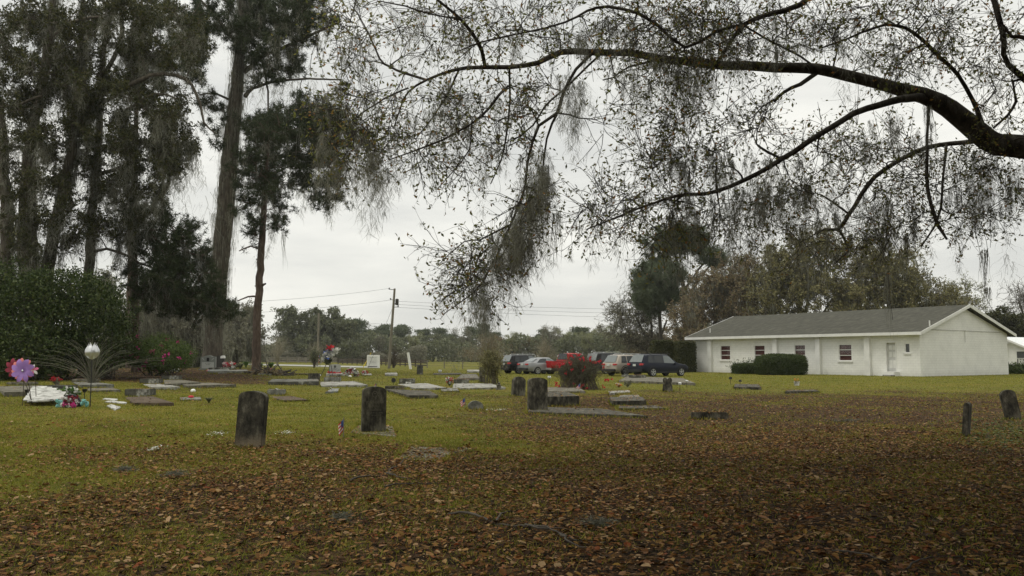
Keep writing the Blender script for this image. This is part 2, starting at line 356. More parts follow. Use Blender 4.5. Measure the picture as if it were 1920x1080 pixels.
nn = nt.nodes.new('ShaderNodeMapRange'); nn.inputs['From Min'].default_value = .3; nn.inputs['From Max'].default_value = .7; nn.inputs['To Min'].default_value = -.5; nn.inputs['To Max'].default_value = .5
nt.links.new(noise(nt, 5, 7, .75), nn.inputs['Value']); nt.links.new(nn.outputs[0], mask.inputs[1])
mk = nt.nodes.new('ShaderNodeMapRange'); mk.inputs['From Min'].default_value = .35; mk.inputs['From Max'].default_value = .65; nt.links.new(mask.outputs[0], mk.inputs['Value'])
col = mixc(nt, mk.outputs[0], gr, lit)
nt.links.new(col, b.inputs['Base Color']); b.inputs['Roughness'].default_value = .95; b.inputs['Specular IOR Level'].default_value = .1
nt.links.new(bump(nt, noise(nt, 30, 5, .7), .8, .04), b.inputs['Normal']); nt.links.new(b.outputs[0], o.inputs[0])
g = MB().add(V, F).build('ground', m, smooth=True); tag(g, kind='structure')
a = g.data.attributes.new('litter', 'FLOAT', 'POINT'); a.data.foreach_set('value', litter(V[:, 0], V[:, 1]).astype(np.float32))
M['ground'] = m
# the country lane behind the graves
M['road'] = surf('road', [(.30, .30, .275), (.40, .40, .37)], 1.5, .9, .2)
rd = MB(); far = [G(430, 681.2), G(500, 683.2), G(600, 685.3), G(712, 687.8)]; nr = [G(430, 682.8), G(500, 685.6), G(600, 687.9), G(712, 690.6)]
for k in range(3):
    q = np.array([nr[k], nr[k + 1], far[k + 1], far[k]]); q[:, 2] = H(q[:, 0], q[:, 1]) + .05; rd.add(q, [[0, 1, 2, 3]])
tag(rd.build('road', M['road']), kind='structure')

# ------------------------------------------------------------------ fallen leaves, grass
rg = np.random.default_rng(11)
def frustum_pts(n, y0, y1, margin=1.08, pw=1.0):
    y = np.sqrt(rg.uniform(y0 ** 2, y1 ** 2, n)); x = rg.uniform(-.6 * margin, .6 * margin, n) * (y + 1.5); return x, y
def band(y, f): return (sst(f[0], f[1], y) if f[1] > f[0] else 1.0) * ((1 - sst(f[2], f[3], y)) if f[3] > f[2] else 1.0)
def fallen(n, y0, y1, thr, f):
    x, y = frustum_pts(n, y0, y1); k = rg.uniform(0, 1, n) < litter(x, y) * thr * band(y, f); x = x[k]; y = y[k]; n = len(x)
    p = np.stack([x, y, H(x, y) + rg.uniform(.002, .042, n)], -1)
    a = rg.uniform(0, 2 * PI, n); el = rg.normal(0, .16, n); s = np.clip(.0195 * np.exp(rg.normal(0, .42, n)), .007, .05)[:, None]
    u = np.stack([np.cos(a) * np.cos(el), np.sin(a) * np.cos(el), np.sin(el)], -1) * s
    rl = rg.normal(0, .26, n); v = np.stack([-np.sin(a) * np.cos(rl), np.cos(a) * np.cos(rl), np.sin(rl)], -1) * s * rg.uniform(.38, .62, n)[:, None]
    up = np.array([0, 0, 1.]) * s * rg.uniform(-.1, .35, n)[:, None]
    V = np.stack([p - u, p - u * .3 + v + up, p + u * .55 + v * .8 + up, p + u, p + u * .5 - v * .8 + up, p - u * .35 - v + up, ], 1).reshape(-1, 3)
    b = np.arange(n)[:, None] * 6
    return V, np.concatenate([b + np.array([[0, 1, 2, 3]]), b + np.array([[0, 3, 4, 5]])])
M['fallen'] = foliage('fallen_leaf', [(.020, .010, .004), (.058, .024, .006), (.13, .056, .015), (.21, .105, .032), (.27, .15, .052), (.17, .045, .013), (.38, .26, .14), (.24, .14, .03), (.10, .048, .014), (.04, .020, .007)], .1, .7, .12)
fl = MB()
fl.add(*fallen(300000, 5.2, 22, .85, (0, 0, 11, 22))); fl.add(*fallen(170000, 11, 46, .8, (11, 20, 28, 46))); fl.add(*fallen(170000, 28, 70, .7, (28, 44, 50, 70)))
tag(fl.build('fallen_leaves', M['fallen']), 'brown fallen oak leaves scattered thickly over the grass', 'leaf litter', kind='stuff')
def blades(n, y0, y1, hgt, inv, f, wd=.005):
    x, y = frustum_pts(n, y0, y1); L = litter(x, y); tuft = vnoise(x, y, 2.2, 9) * .25 + vnoise(x, y, 7, 4) * .15
    k = rg.uniform(0, 1, n) < np.clip(inv - L + tuft, .03, 1) * band(y, f); x = x[k]; y = y[k]; n = len(x)
    p = np.stack([x, y, H(x, y) - .005], -1); a = rg.uniform(0, 2 * PI, n); h = hgt * rg.uniform(.5, 1.4, n)
    d = np.stack([np.cos(a), np.sin(a), 0 * a], -1); ln = rg.normal(0, .6, (n, 2))
    tip = p + np.stack([ln[:, 0] * h, ln[:, 1] * h, h], -1); wdd = wd * (1 + y / 14)
    V = np.stack([p + d * wdd[:, None], p - d * wdd[:, None], tip], 1).reshape(-1, 3)
    return V, np.arange(n * 3).reshape(n, 3)
M['grass'] = foliage('grass_blade', [(.11, .13, .016), (.23, .24, .028), (.30, .295, .042), (.34, .27, .085)], .4, .6, .2, .55, [(.62, .66, .60), (1, 1, 1), (1.15, 1.0, 1.1)])
gb = MB(); gb.add(*blades(600000, 5.2, 22, .038, 1.16, (0, 0, 12, 22), .004)); gb.add(*blades(300000, 10, 40, .036, 1.08, (10, 20, 24, 40))); gb.add(*blades(260000, 24, 105, .04, 1.0, (24, 40, 50, 105), .006))
tag(gb.build('grass', M['grass']), 'short yellow green grass growing between the graves', 'grass', kind='stuff')

# ------------------------------------------------------------------ trees
def tree(name, label, cat, skel, crowns, seed, bark='bark_oak', leafm='leaf_dark', kind='leaf', leaf=.1, nleaf=6, base=None, group=None,
         twigs=(4, .8), subs=(4, .35), moss=None, step=.4, rmax=.06, wob=.02, mosspts=None, trunk_moss=None, tuft=None, drift=.3, tip=.4, dshift=0, sub_r=.004, up=0.1, tufts=9, sag=.06, tsides=10, extra=None):
    """skel: list of limbs, each [(px,py,depth,width_px),...]; crowns: (px,py,rx,ry,depth,ddepth,n) boughs of the crown"""
    rng = np.random.default_rng(seed); nodes = []; nrad = []; br = MB()
    if dshift: skel = [[(q[0], q[1], q[2] + dshift) + tuple(q[3:]) for q in l] for l in skel]; crowns = [(c[0], c[1], c[2], c[3], c[4] + dshift, c[5] * 1.3, c[6]) for c in crowns]
    b0 = skel[0][0]; b0p = P(b0[0], b0[1], b0[2]) if base is None else np.array(base, float)
    gz = Hz(b0p[0], b0p[1]); org = np.array([b0p[0], b0p[1], gz])
    root = thing(name, label, cat, org, 0, group)
    for li, line in enumerate(skel):
        w4 = []
        for q in line:
            if len(q) == 5: w4.append([q[0], q[1], q[2], q[3]])           # metric point
            else: w4.append(list(P(q[0], q[1], q[2])) + [q[3] / 2 / FPX * q[2]])
        w4 = np.array(w4)
        if li == 0 and base is None: w4[0, 2] = min(w4[0, 2], gz - .1)
        s = smooth_line(w4, step, rng, wob)
        if li == 0 and not extra: s[:, 3] *= 1 + .18 * np.exp(-(s[:, 2] - gz) / .5) * (s[:, 2] < gz + 4)
        br.tube(s[:, :3] - org, s[:, 3], tsides if s[0, 3] > .05 else 6); nodes.append(s[:, :3]); nrad.append(s[:, 3])
    nodes = np.concatenate(nodes); nrad = np.concatenate(nrad); tg = []
    for (px, py, rx, ry, yd, dd, n) in crowns:
        k = 0
        while k < n:
            a, b_, c_ = rng.uniform(-1, 1, 3)
            if a * a + b_ * b_ + c_ * c_ > 1: continue
            tg.append(P(px + a * rx, py + b_ * ry, yd + c_ * dd)); k += 1
    if extra: tg += extra(rng)
    bp = np.zeros((0, 6, 3))
    if tg:
        tg = np.array(tg); d0 = np.array([np.min(np.linalg.norm(nodes - t, axis=1)) for t in tg]); order = np.argsort(d0); paths = []; rads = []
        for t in tg[order]:
            d = np.linalg.norm(nodes - t, axis=1) + .6 * np.maximum(0, nodes[:, 2] - t[2]) * 0; j = int(np.argmin(d)); a = nodes[j]; L = d[j]
            r0 = min(nrad[j] * .75, rmax, .008 + .018 * L); kk = np.linspace(0, 1, 6)[:, None]; off = rng.normal(0, .13, 3) * L; off[2] += .12 * L
            pp = a * (1 - kk) + t * kk + off * (4 * kk * (1 - kk)) * .8 + rng.normal(0, .03, (6, 3)) * L * kk; pp[0] = a
            rr = r0 * (1 - .7 * kk[:, 0]); paths.append(pp); rads.append(rr); nodes = np.vstack([nodes, pp[1:]]); nrad = np.concatenate([nrad, rr[1:]])
        bp = np.array(paths); br.tubes(bp - org, np.array(rads), 5)
    br.build('trunk', M[bark], root, smooth=True)
    if len(bp):
        tw = sprout(bp, twigs[0], twigs[1], rng, 5, 1.0, up, .3, drift); sb = sprout(tw, subs[0], subs[1], rng, 4, 1.0, up, .25, drift)
        t2 = MB(); t2.tubes(tw - org, np.linspace(sub_r * 2.2, sub_r * 1.1, 5)[None] * np.ones((len(tw), 1)), 3)
        t2.tubes(sb - org, np.linspace(sub_r, sub_r * .5, 4)[None] * np.ones((len(sb), 1)), 3); t2.build('twigs', M['bark_far' if bark == 'bark_far' else bark], root)
        if nleaf:
            n = len(sb); t = rng.uniform(tip, 1, (n, nleaf, 1)) * 3; ii = np.minimum(t.astype(int), 2)[..., 0]; f = t - ii[..., None]
            A = sb[np.arange(n)[:, None], ii]; B = sb[np.arange(n)[:, None], ii + 1]; pts = (A * (1 - f) + B * f).reshape(-1, 3) + rng.normal(0, leaf * .25, (n * nleaf, 3))
            c = MB()
            if kind == 'leaf': c.add(*leaves(pts - org, leaf, rng))
            else: c.add(*needles(pts - org, leaf, tufts, rng, leaf * .05))
            c.build('crown', M[leafm], root)
    if moss:
        n, L, k, wd, spr = moss; src = tw.reshape(-1, 3) if len(bp) else nodes
        if mosspts is not None: src = np.concatenate([src, mosspts])
        pt = src[rng.integers(0, len(src), n)]; ln = L * rng.gamma(2.0, .5, n)
        mm = MB(); mm.add(*strands(pt - org, ln, k, rng, wd, spr, 5, .05))
        if tuft: tn, tl, tk_, tw_ = tuft; tp_ = src[rng.integers(0, len(src), tn)]; mm.add(*tufts_of_moss(tp_ - org, tl * rng.gamma(3, .33, tn), tk_, rng, tw_))
        if trunk_moss:
            i0, n2, L2, k2, sp2 = trunk_moss; s4 = np.concatenate([np.array([[*P(q[0], q[1], q[2])] if len(q) < 5 else q[:3] for q in l]) for l in skel[:i0]])
            fine = np.concatenate([smooth_line(np.concatenate([np.array([[*P(q[0], q[1], q[2]), q[3] / 2 / FPX * q[2]] for q in l])]), .15) for l in skel[:i0]])
            fine = fine[fine[:, 2] > gz + 2.4]; pk = fine[rng.integers(0, len(fine), n2)]; an = rng.uniform(0, 2 * PI, n2)
            pk = pk[:, :3] + np.stack([np.cos(an), np.sin(an), 0 * an], -1) * pk[:, 3:4] * 1.05
            mm.add(*strands(pk - org, L2 * rng.gamma(2, .5, n2), k2, rng, wd, sp2, 5, .02))
        mm.build('moss', M['moss'], root)
    return root
# ------------------------------------------------------------------ the great oak whose limb reaches in from the right
oak_base = np.array([11.2, 12.5, 0.])
main = [(1990, 290, 13.1, 48), (1920, 275, 13, 46), (1870, 272, 13, 43), (1830, 245, 13, 41), (1780, 204, 12.9, 37), (1730, 180, 12.8, 32), (1660, 160, 12.7, 24), (1560, 136, 12.5, 22),
        (1480, 127, 12.4, 20), (1340, 121, 12.2, 17), (1240, 110, 12, 15), (1180, 101, 12, 14), (1110, 98, 12, 13), (1050, 97, 12, 12), (1010, 118, 12, 10), (955, 126, 12, 9), (900, 126, 12, 8), (850, 131, 12, 6.5), (800, 150, 12, 5), (765, 172, 12, 4), (750, 205, 12, 3), (738, 240, 12, 2)]
trunkpts = [(11.2, 12.5, -.2, .62, 0), (11.15, 12.6, 1.5, .52, 0), (11.0, 12.8, 3.0, .48, 0), (10.6, 13.0, 4.0, .42, 0), (9.6, 13.1, 4.35, .27, 0)]
oak_skel = [trunkpts + main[1:],
    [(1735, 182, 12.8, 18), (1690, 186, 12.3, 15), (1650, 197, 12, 13), (1600, 214, 11.8, 12), (1540, 250, 11.6, 11), (1490, 284, 11.5, 10.5), (1420, 325, 11.3, 9), (1370, 350, 11.2, 8), (1320, 364, 11.1, 7), (1270, 366, 11, 6), (1230, 380, 11, 5), (1170, 402, 11, 4), (1100, 430, 11, 2.5)],
    [(1850, 258, 13, 14), (1820, 265, 13.2, 10), (1780, 270, 13.4, 9), (1740, 276, 13.5, 9), (1690, 298, 13.6, 8.5), (1640, 332, 13.6, 8.5), (1615, 365, 13.6, 8.5), (1590, 405, 13.6, 8), (1572, 430, 13.6, 7), (1545, 430, 13.6, 4), (1518, 446, 13.6, 2.5)],
    [(1573, 430, 13.6, 5.5), (1590, 462, 13.6, 5), (1586, 476, 13.6, 4), (1567, 492, 13.6, 2.5)],
    [(1590, 400, 13.6, 4), (1560, 378, 13.5, 4), (1540, 366, 13.5, 3)],
    [(1741, 190, 12.8, 6), (1739, 260, 12.5, 6), (1737, 330, 12.4, 7), (1745, 380, 12.3, 7), (1757, 420, 12.3, 8), (1776, 449, 12.3, 4)],
    [(1775, 270, 13.3, 6), (1768, 340, 13, 5), (1764, 390, 12.8, 5), (1752, 425, 12.5, 4), (1727, 462, 12.3, 2.5)],
    [(1843, 240, 13, 11), (1825, 190, 12.6, 9), (1795, 140, 12.3, 8), (1760, 104, 12, 7.5), (1715, 62, 11.8, 7), (1680, 47, 11.6, 6), (1640, 52, 11.5, 5), (1590, 72, 11.4, 4), (1540, 90, 11.3, 3)],
    [(10.3, 12.2, 4.3, .2, 0), (1925, 150, 12, 13), (1880, 60, 11.5, 11), (1840, -40, 11.5, 10), (1700, -60, 11.5, 11), (1560, -30, 11.5, 12), (1500, 8, 11.5, 11), (1440, 27, 11.5, 10), (1400, 44, 11.5, 9), (1370, 78, 11.8, 7), (1345, 118, 12.1, 7)],
    [(1400, 44, 11.5, 7), (1340, 60, 11, 6), (1285, 88, 11, 6), (1230, 45, 11, 6), (1195, 25, 11, 6.5), (1140, 12, 11, 6), (1100, 20, 11, 5), (1060, 42, 11, 4), (980, 62, 11, 3.5), (900, 80, 11, 3), (850, 100, 11, 2)],
    [(1398, 50, 11.6, 4), (1450, 80, 12, 4), (1500, 105, 12.3, 4), (1530, 128, 12.5, 4)],
    [(1535, 134, 12.5, 9), (1500, 158, 12.2, 8), (1470, 172, 12, 7), (1452, 190, 12, 6)],
    [(910, 126, 12, 8), (903, 95, 11.8, 8), (888, 65, 11.6, 7), (862, 35, 11.4, 6), (830, 8, 11.3, 5), (790, -25, 11.2, 4)],
    [(862, 35, 11.4, 4), (810, 28, 11.2, 3), (760, 12, 11.1, 3), (710, 2, 11, 2)],
    [(1110, 100, 12, 8), (1080, 130, 11.8, 6), (1056, 175, 11.7, 6), (1045, 212, 11.6, 7), (1010, 236, 11.5, 6), (990, 300, 11.5, 5), (985, 350, 11.4, 5), (960, 415, 11.3, 4.5), (935, 470, 11.2, 4), (905, 530, 11.2, 3.5), (870, 562, 11.1, 2.5), (830, 590, 11, 1.5)],
    [(1045, 212, 11.6, 5), (1025, 260, 11.8, 4), (1018, 320, 12, 3.5), (1012, 380, 12, 3), (975, 470, 12, 2)],
    [(1125, 103, 12, 5), (1075, 150, 12.2, 4.5), (1050, 175, 12.3, 4), (1020, 200, 12.3, 4), (1000, 235, 12.3, 3.5), (960, 265, 12.3, 2.5)],
    [(955, 130, 12, 5), (956, 190, 12.2, 4), (950, 250, 12.3, 4), (940, 300, 12.3, 3), (920, 345, 12.3, 2)],
    [(955, 160, 12.1, 4), (935, 178, 11.8, 6), (915, 205, 11.7, 5), (880, 235, 11.5, 4.5), (830, 262, 11.4, 4), (770, 285, 11.3, 3), (730, 300, 11.2, 2)],
    [(860, 132, 12, 4), (845, 165, 12.2, 3.5), (825, 200, 12.3, 3), (800, 235, 12.3, 2.5), (780, 260, 12.3, 2)],
    [(800, 150, 12, 5), (760, 138, 12.2, 5), (730, 125, 12.4, 4.5), (712, 110, 12.5, 4), (690, 60, 12.6, 3), (660, 10, 12.7, 2)],
    [(765, 165, 12, 4), (720, 185, 11.8, 3.5), (690, 205, 11.7, 3), (660, 225, 11.6, 2)],
    [(960, 420, 11.3, 3.5), (900, 450, 11.3, 3), (870, 453, 11.2, 2.5), (820, 498, 11.1, 1.5)],
    [(885, 225, 11.5, 3), (880, 280, 11.5, 2.5), (850, 320, 11.5, 2), (820, 355, 11.5, 1.5)],
    [(1240, 112, 12, 6), (1180, 125, 12.4, 4), (1150, 145, 12.5, 3), (1130, 150, 12.6, 2.5)],
    [(1470, 300, 11.5, 4), (1440, 285, 11.5, 5), (1418, 270, 11.4, 3)],
    [(1990, 120, 11, 9), (1925, 72, 11, 9), (1897, 68, 11, 7), (1884, 50, 11, 5)],
    [(10.6, 13.0, 4.0, .12, 0), (1930, 145, 12.8, 8), (1905, 190, 12.8, 6), (1890, 215, 12.9, 5), (1862, 240, 12.9, 4)],
    # boughs of the rest of the crown, overhead and to the right of the picture
    [(11.1, 12.7, 2.8, .36, 0), (10.9, 10.5, 4.9, .30, 0), (9.6, 7.5, 6.8, .24, 0), (7.2, 4.2, 7.9, .17, 0), (4.5, 1.0, 8.4, .1, 0), (2, -2, 8.6, .05, 0)],
    [(11.1, 12.7, 3.0, .34, 0), (12.8, 10.5, 5.2, .28, 0), (14, 6.5, 7.4, .2, 0), (14.5, 1.5, 8.8, .13, 0), (14, -4, 9.4, .06, 0)],
    [(11.0, 12.9, 3.4, .36, 0), (10.8, 13.4, 6.5, .30, 0), (9.3, 13.6, 9.0, .23, 0), (6.5, 12.8, 10.6, .16, 0), (3.2, 11.2, 11.2, .08, 0)],
    [(11.1, 13.0, 3.6, .3, 0), (13.5, 14.5, 6.5, .24, 0), (15.5, 15.5, 9.0, .16, 0), (18, 16, 10.6, .07, 0)],
    [(11.0, 12.8, 4.2, .3, 0), (9.5, 11.6, 7.2, .24, 0), (7.0, 9.2, 9.6, .16, 0), (4.2, 7.0, 10.6, .08, 0)],
]
def over(rng):
    o = []
    while len(o) < 260:
        x, y, z = rng.uniform(-1, 19), rng.uniform(-8, 18), rng.uniform(7, 12.5)
        if ((x - 9.5) / 10) ** 2 + ((y - 5) / 12) ** 2 > 1: continue
        if y > 0 and z < CAMZ + .46 * y + 1.2 : continue
        o.append(np.array([x, y, z]))
    return o
oc = [(760, 60, 150, 70, 12, 1.3, 24), (640, 60, 90, 60, 12, 1.0, 9), (980, 45, 170, 60, 11.6, 1.5, 29), (1180, 55, 170, 65, 11.6, 1.5, 33), (1330, 60, 110, 70, 11.8, 1.5, 24), (1480, 60, 150, 60, 11.8, 1.5, 33), (1660, 60, 150, 70, 11.8, 1.6, 33),
      (1840, 60, 120, 70, 12, 1.4, 16), (1860, 170, 80, 60, 12.6, 1.2, 9), (1720, 130, 80, 40, 12.2, 1, 6), (1260, 160, 130, 60, 12, 1.4, 19), (1200, 230, 120, 60, 11.5, 1.2, 9), (1260, 300, 100, 60, 11.4, 1.2, 19), (1330, 250, 110, 60, 11.5, 1.2, 14), (1420, 240, 70, 60, 11.8, 1.1, 7),
      (690, 170, 80, 60, 11.9, 1.1, 14), (700, 270, 80, 70, 11.9, 1.1, 22), (640, 230, 60, 60, 12, 1.1, 7), (800, 250, 90, 60, 11.9, 1.2, 16), (880, 190, 90, 60, 12, 1.2, 14), (860, 310, 90, 50, 11.9, 1.2, 6), (960, 270, 60, 60, 12, 1.1, 10), (1010, 200, 60, 70, 12, 1.1, 10),
      (985, 390, 35, 60, 11.4, .6, 10), (930, 480, 60, 50, 11.3, .6, 13), (860, 500, 50, 40, 11.2, .6, 10), (890, 545, 45, 28, 11.2, .6, 6),
      (1120, 400, 60, 40, 11.1, .8, 10), (1200, 390, 80, 40, 11.1, .9, 12), (1290, 390, 60, 45, 11.3, .9, 10), (1380, 400, 60, 45, 11.8, 1, 10), (1250, 450, 60, 25, 11.5, .9, 6),
      (1470, 370, 80, 60, 12.6, 1.2, 16), (1540, 300, 80, 50, 12.8, 1.2, 14), (1640, 270, 80, 50, 13.2, 1.2, 14), (1660, 370, 80, 60, 13.2, 1.2, 17), (1760, 320, 80, 60, 12.9, 1.2, 14), (1850, 350, 80, 70, 12.8, 1.2, 19), (1780, 430, 80, 35, 12.5, 1, 10), (1640, 440, 70, 35, 13, 1, 9), (1520, 440, 70, 35, 13, 1, 9), (1880, 250, 50, 50, 12.6, 1, 6)]
MOSSC = []
mr_ = np.random.default_rng(77)
for (px, py, rx, ry, n, Yd) in [(690, 300, 60, 50, 40, 11.8), (640, 280, 60, 50, 24, 12), (1010, 330, 25, 70, 60, 11.5), (975, 420, 30, 60, 70, 11.4), (945, 450, 30, 50, 34, 11.2), (905, 545, 18, 30, 13, 11.2), (1070, 170, 30, 50, 22, 11.8), (1480, 60, 200, 50, 40, 11.6), (1250, 130, 90, 40, 40, 11.8), (1330, 290, 80, 30, 40, 11.5), (1500, 380, 90, 50, 60, 12.8),
                                (1650, 400, 90, 50, 55, 13.2), (1830, 330, 90, 70, 60, 12.8), (1460, 330, 80, 50, 30, 12), (1700, 250, 90, 50, 30, 13), (850, 190, 90, 60, 30, 12), (1130, 60, 100, 40, 30, 11.6), (1350, 380, 80, 40, 30, 11.4)]:
    for _ in range(n):
        a, r = mr_.uniform(0, 2 * PI), mr_.uniform(0, 1) ** .5; MOSSC.append(P(px + rx * r * math.cos(a), py + ry * r * math.sin(a) * .9, Yd + mr_.normal(0, .5)))
oak = tree('live_oak', 'great oak whose long bare arching limb hangs over the graves from the right', 'tree', oak_skel, oc, 5, 'bark_oak', 'leaf_oak', 'leaf', .058, 2, base=oak_base,
           twigs=(5, .55), subs=(4, .24), drift=.16, tip=.82, tuft=(1100, .26, 80, .0024), moss=(120, .30, 16, .0025, .025), step=.2, rmax=.022, wob=.008, mosspts=None, sub_r=.0026, up=-.05, extra=over)
mm = MB(); mr2 = np.random.default_rng(8); mp_ = np.array(MOSSC); mm.add(*tufts_of_moss(mp_ - np.array(oak.location), .34 * mr2.gamma(3, .33, len(mp_)), 130, mr2, .0026)); mm.add(*strands(mp_[::3] - np.array(oak.location), .30 * mr2.gamma(2.2, .5, len(mp_[::3])), 14, mr2, .0022, .02, 6, .03))
vines = [(1660, 430, 13, .9), (1665, 520, 13, .9), (1845, 470, 12.6, .7), (1850, 540, 12.6, .35), (1700, 440, 13, .6), (903, 590, 11.2, .16), (1285, 470, 11.4, .8), (1370, 430, 11.8, .8), (1110, 380, 11.2, .3), (1040, 400, 11.5, .7), (1740, 200, 12.5, .9)]
vp = np.array([P(a, b, c) for a, b, c, d in vines]); mm.add(*strands(vp - np.array(oak.location), np.array([v[3] for v in vines]), 30, mr2, .004, .03, 7, .02))
mm.build('hanging_moss', M['moss'], oak)
vn = MB()
for pts in ([(1655, 380), (1664, 450), (1666, 530), (1674, 600)], [(1830, 440), (1843, 500), (1850, 560), (1875, 600)], [(1630, 20), (1632, 170), (1655, 290), (1668, 470)], [(1840, 420), (1852, 470), (1846, 545)]):
    q = np.array([[*P(a, b, 12.8), .006] for a, b in pts]); s = smooth_line(q, .1, mr2, .004); vn.tube(s[:, :3] - np.array(oak.location), .004, 4)
vn.build('vine', M['bark_oak'], oak)
# unseen crown above and beside the view, extended and thickened to shade the ground
ov = []
rr = np.random.default_rng(21)
while len(ov) < 20000:
    x, y, z = rr.uniform(-4, 24), rr.uniform(-14, 19), rr.uniform(3.6, 13)
    if ((x - 9.5) / 13) ** 2 + ((y - 2.5) / 16) ** 2 + ((z - 7) / 7) ** 2 * .3 > 1: continue
    if y > -1 and x < .66 * y + 2.5 and z < CAMZ + .46 * y + 1.0: continue
    if z < 6.0 + .25 * max(0, 6 - x) and x < 9 and y > -3: continue
    if y > 8.5 and rr.uniform() < .82: continue
    ov.append((x, y, z))
ov = np.repeat(np.array(ov), 26, 0); ov = ov + rr.normal(0, .35, ov.shape); kk = (ov[:, 1] < 0) | (ov[:, 2] > CAMZ + .45 * ov[:, 1] + .6) | (ov[:, 0] > .62 * ov[:, 1] + 1.5); ov = ov[kk]
MB().add(*leaves(ov - np.array(oak.location), .19, rr, .5)).build('crown', M['leaf_dark'], oak)

# ------------------------------------------------------------------ the big trees on the left
tree('pine_tree', 'tall mossy pine with leaning thick trunk behind the grey granite headstone', 'tree',
     [[(398, 686, 52, 40), (400, 640, 52, 34), (405, 580, 52, 33), (412, 500, 52, 33), (424, 380, 52, 33), (432, 280, 52, 30), (440, 210, 52, 27), (447, 130, 52, 22), (452, 60, 52, 17), (455, -20, 52, 13), (458, -90, 52, 8)],
      [(458, 135, 52, 9), (490, 108, 51, 7), (540, 85, 50, 6), (600, 58, 49, 5), (640, 40, 48, 3)], [(460, 180, 52, 9), (475, 165, 51, 6), (520, 152, 50, 5), (580, 148, 49, 4), (640, 150, 48, 3)],
      [(440, 75, 52, 8), (420, 50, 52, 6), (395, 20, 52, 5), (370, -5, 52, 4)], [(468, 70, 52, 5), (485, 100, 51, 4), (500, 150, 50, 4), (503, 212, 49, 3)],
      [(455, 305, 52, 10), (490, 297, 51, 8), (530, 293, 50, 7), (580, 296, 49, 6), (620, 315, 48, 5), (650, 350, 47, 3)], [(450, 290, 52, 6), (480, 278, 51, 5), (530, 265, 50, 4)], [(436, 190, 52, 5), (405, 175, 51, 4), (375, 178, 50, 3)]],
     [(455, 20, 60, 50, 51, 3, 26), (520, 50, 90, 50, 50, 3, 34), (570, 20, 60, 40, 49, 3, 18), (500, 95, 70, 35, 50, 3, 14), (520, 135, 60, 25, 50, 2.5, 9), (540, 235, 80, 25, 49, 3, 22), (560, 285, 70, 30, 49, 3, 20), (500, 240, 45, 25, 50, 3, 12), (395, 40, 30, 50, 52, 2, 9), (600, 330, 60, 50, 48, 2.5, 22), (640, 260, 50, 50, 47, 2.5, 16), (600, 200, 60, 35, 48, 2, 12), (400, 230, 20, 60, 51, 1.5, 6)],
     31, 'bark_vine', 'leaf_pine', 'needle', .44, 5, dshift=17, twigs=(4, 1.2), subs=(3, .5), tuft=(380, 1.4, 46, .015), moss=(120, 1.4, 14, .013, .10), step=.5, rmax=.07, wob=.02, sub_r=.012, trunk_moss=(1, 800, 1.3, 9, .18), tufts=9)
tree('pine_tree', 'slender reddish pine with bare lower stubs right of the leaning mossy pine', 'tree',
     [[(480, 688, 60, 17), (482, 600, 60, 15), (487, 520, 60, 14), (491, 450, 60, 13), (496, 380, 60, 11), (500, 310, 60, 8), (503, 250, 60, 5)],
      [(482, 556, 60, 4), (465, 556, 59.5, 3), (445, 565, 59, 2)], [(488, 468, 60, 3), (470, 462, 59.5, 3), (448, 470, 59, 2)], [(492, 535, 60, 6), (498, 532, 59.8, 3)], [(487, 538, 60, 3), (478, 536, 60, 2)], [(490, 490, 60, 3), (480, 486, 60, 2)]],
     [(495, 290, 45, 40, 60, 2.5, 16), (480, 350, 35, 40, 60, 2.5, 14), (510, 350, 35, 40, 60, 2.5, 12), (525, 410, 20, 30, 60, 1.5, 5), (460, 400, 22, 30, 59, 1.5, 5), (500, 240, 50, 20, 60, 2, 8), (475, 440, 15, 25, 59, 1, 2)],
     32, 'bark_pine', 'leaf_pine', 'needle', .34, 5, twigs=(4, 1.1), subs=(3, .5), tuft=(90, 1.1, 46, .012), moss=(50, 1.1, 14, .011, .07), step=.5, rmax=.07, sub_r=.012, tufts=9)
tree('pine_tree', 'small dark pine sweeping low toward the leaning mossy pine above the azalea', 'tree',
     [[(256, 690, 50, 17), (252, 560, 50, 15), (250, 450, 50, 13), (252, 330, 50, 11), (256, 200, 50, 8), (262, 80, 50, 6), (268, -30, 50, 4)], [(251, 490, 50, 5), (280, 500, 49, 4), (320, 520, 48, 3), (370, 550, 47, 2)], [(250, 440, 50, 4), (290, 430, 49, 3), (340, 450, 48, 2)], [(252, 400, 50, 4), (300, 455, 48.5, 3), (380, 480, 47, 2)]],
     [(330, 530, 70, 30, 48, 2.5, 26), (300, 500, 50, 30, 48.5, 2, 12), (370, 560, 50, 22, 47.5, 2, 18), (290, 440, 40, 35, 49, 2, 10), (340, 450, 40, 25, 48, 2, 8), (350, 480, 40, 25, 48, 2, 8), (250, 400, 40, 40, 50, 2, 8), (300, 560, 50, 20, 48, 2, 10), (400, 580, 25, 20, 47, 1.5, 6)],
     33, 'bark_pine', 'leaf_pine', 'needle', .32, 5, twigs=(4, 1.1), subs=(3, .5), tuft=(150, 1.0, 46, .011), moss=(50, 1.0, 14, .010, .07), step=.5, rmax=.06, sub_r=.012, tufts=10)
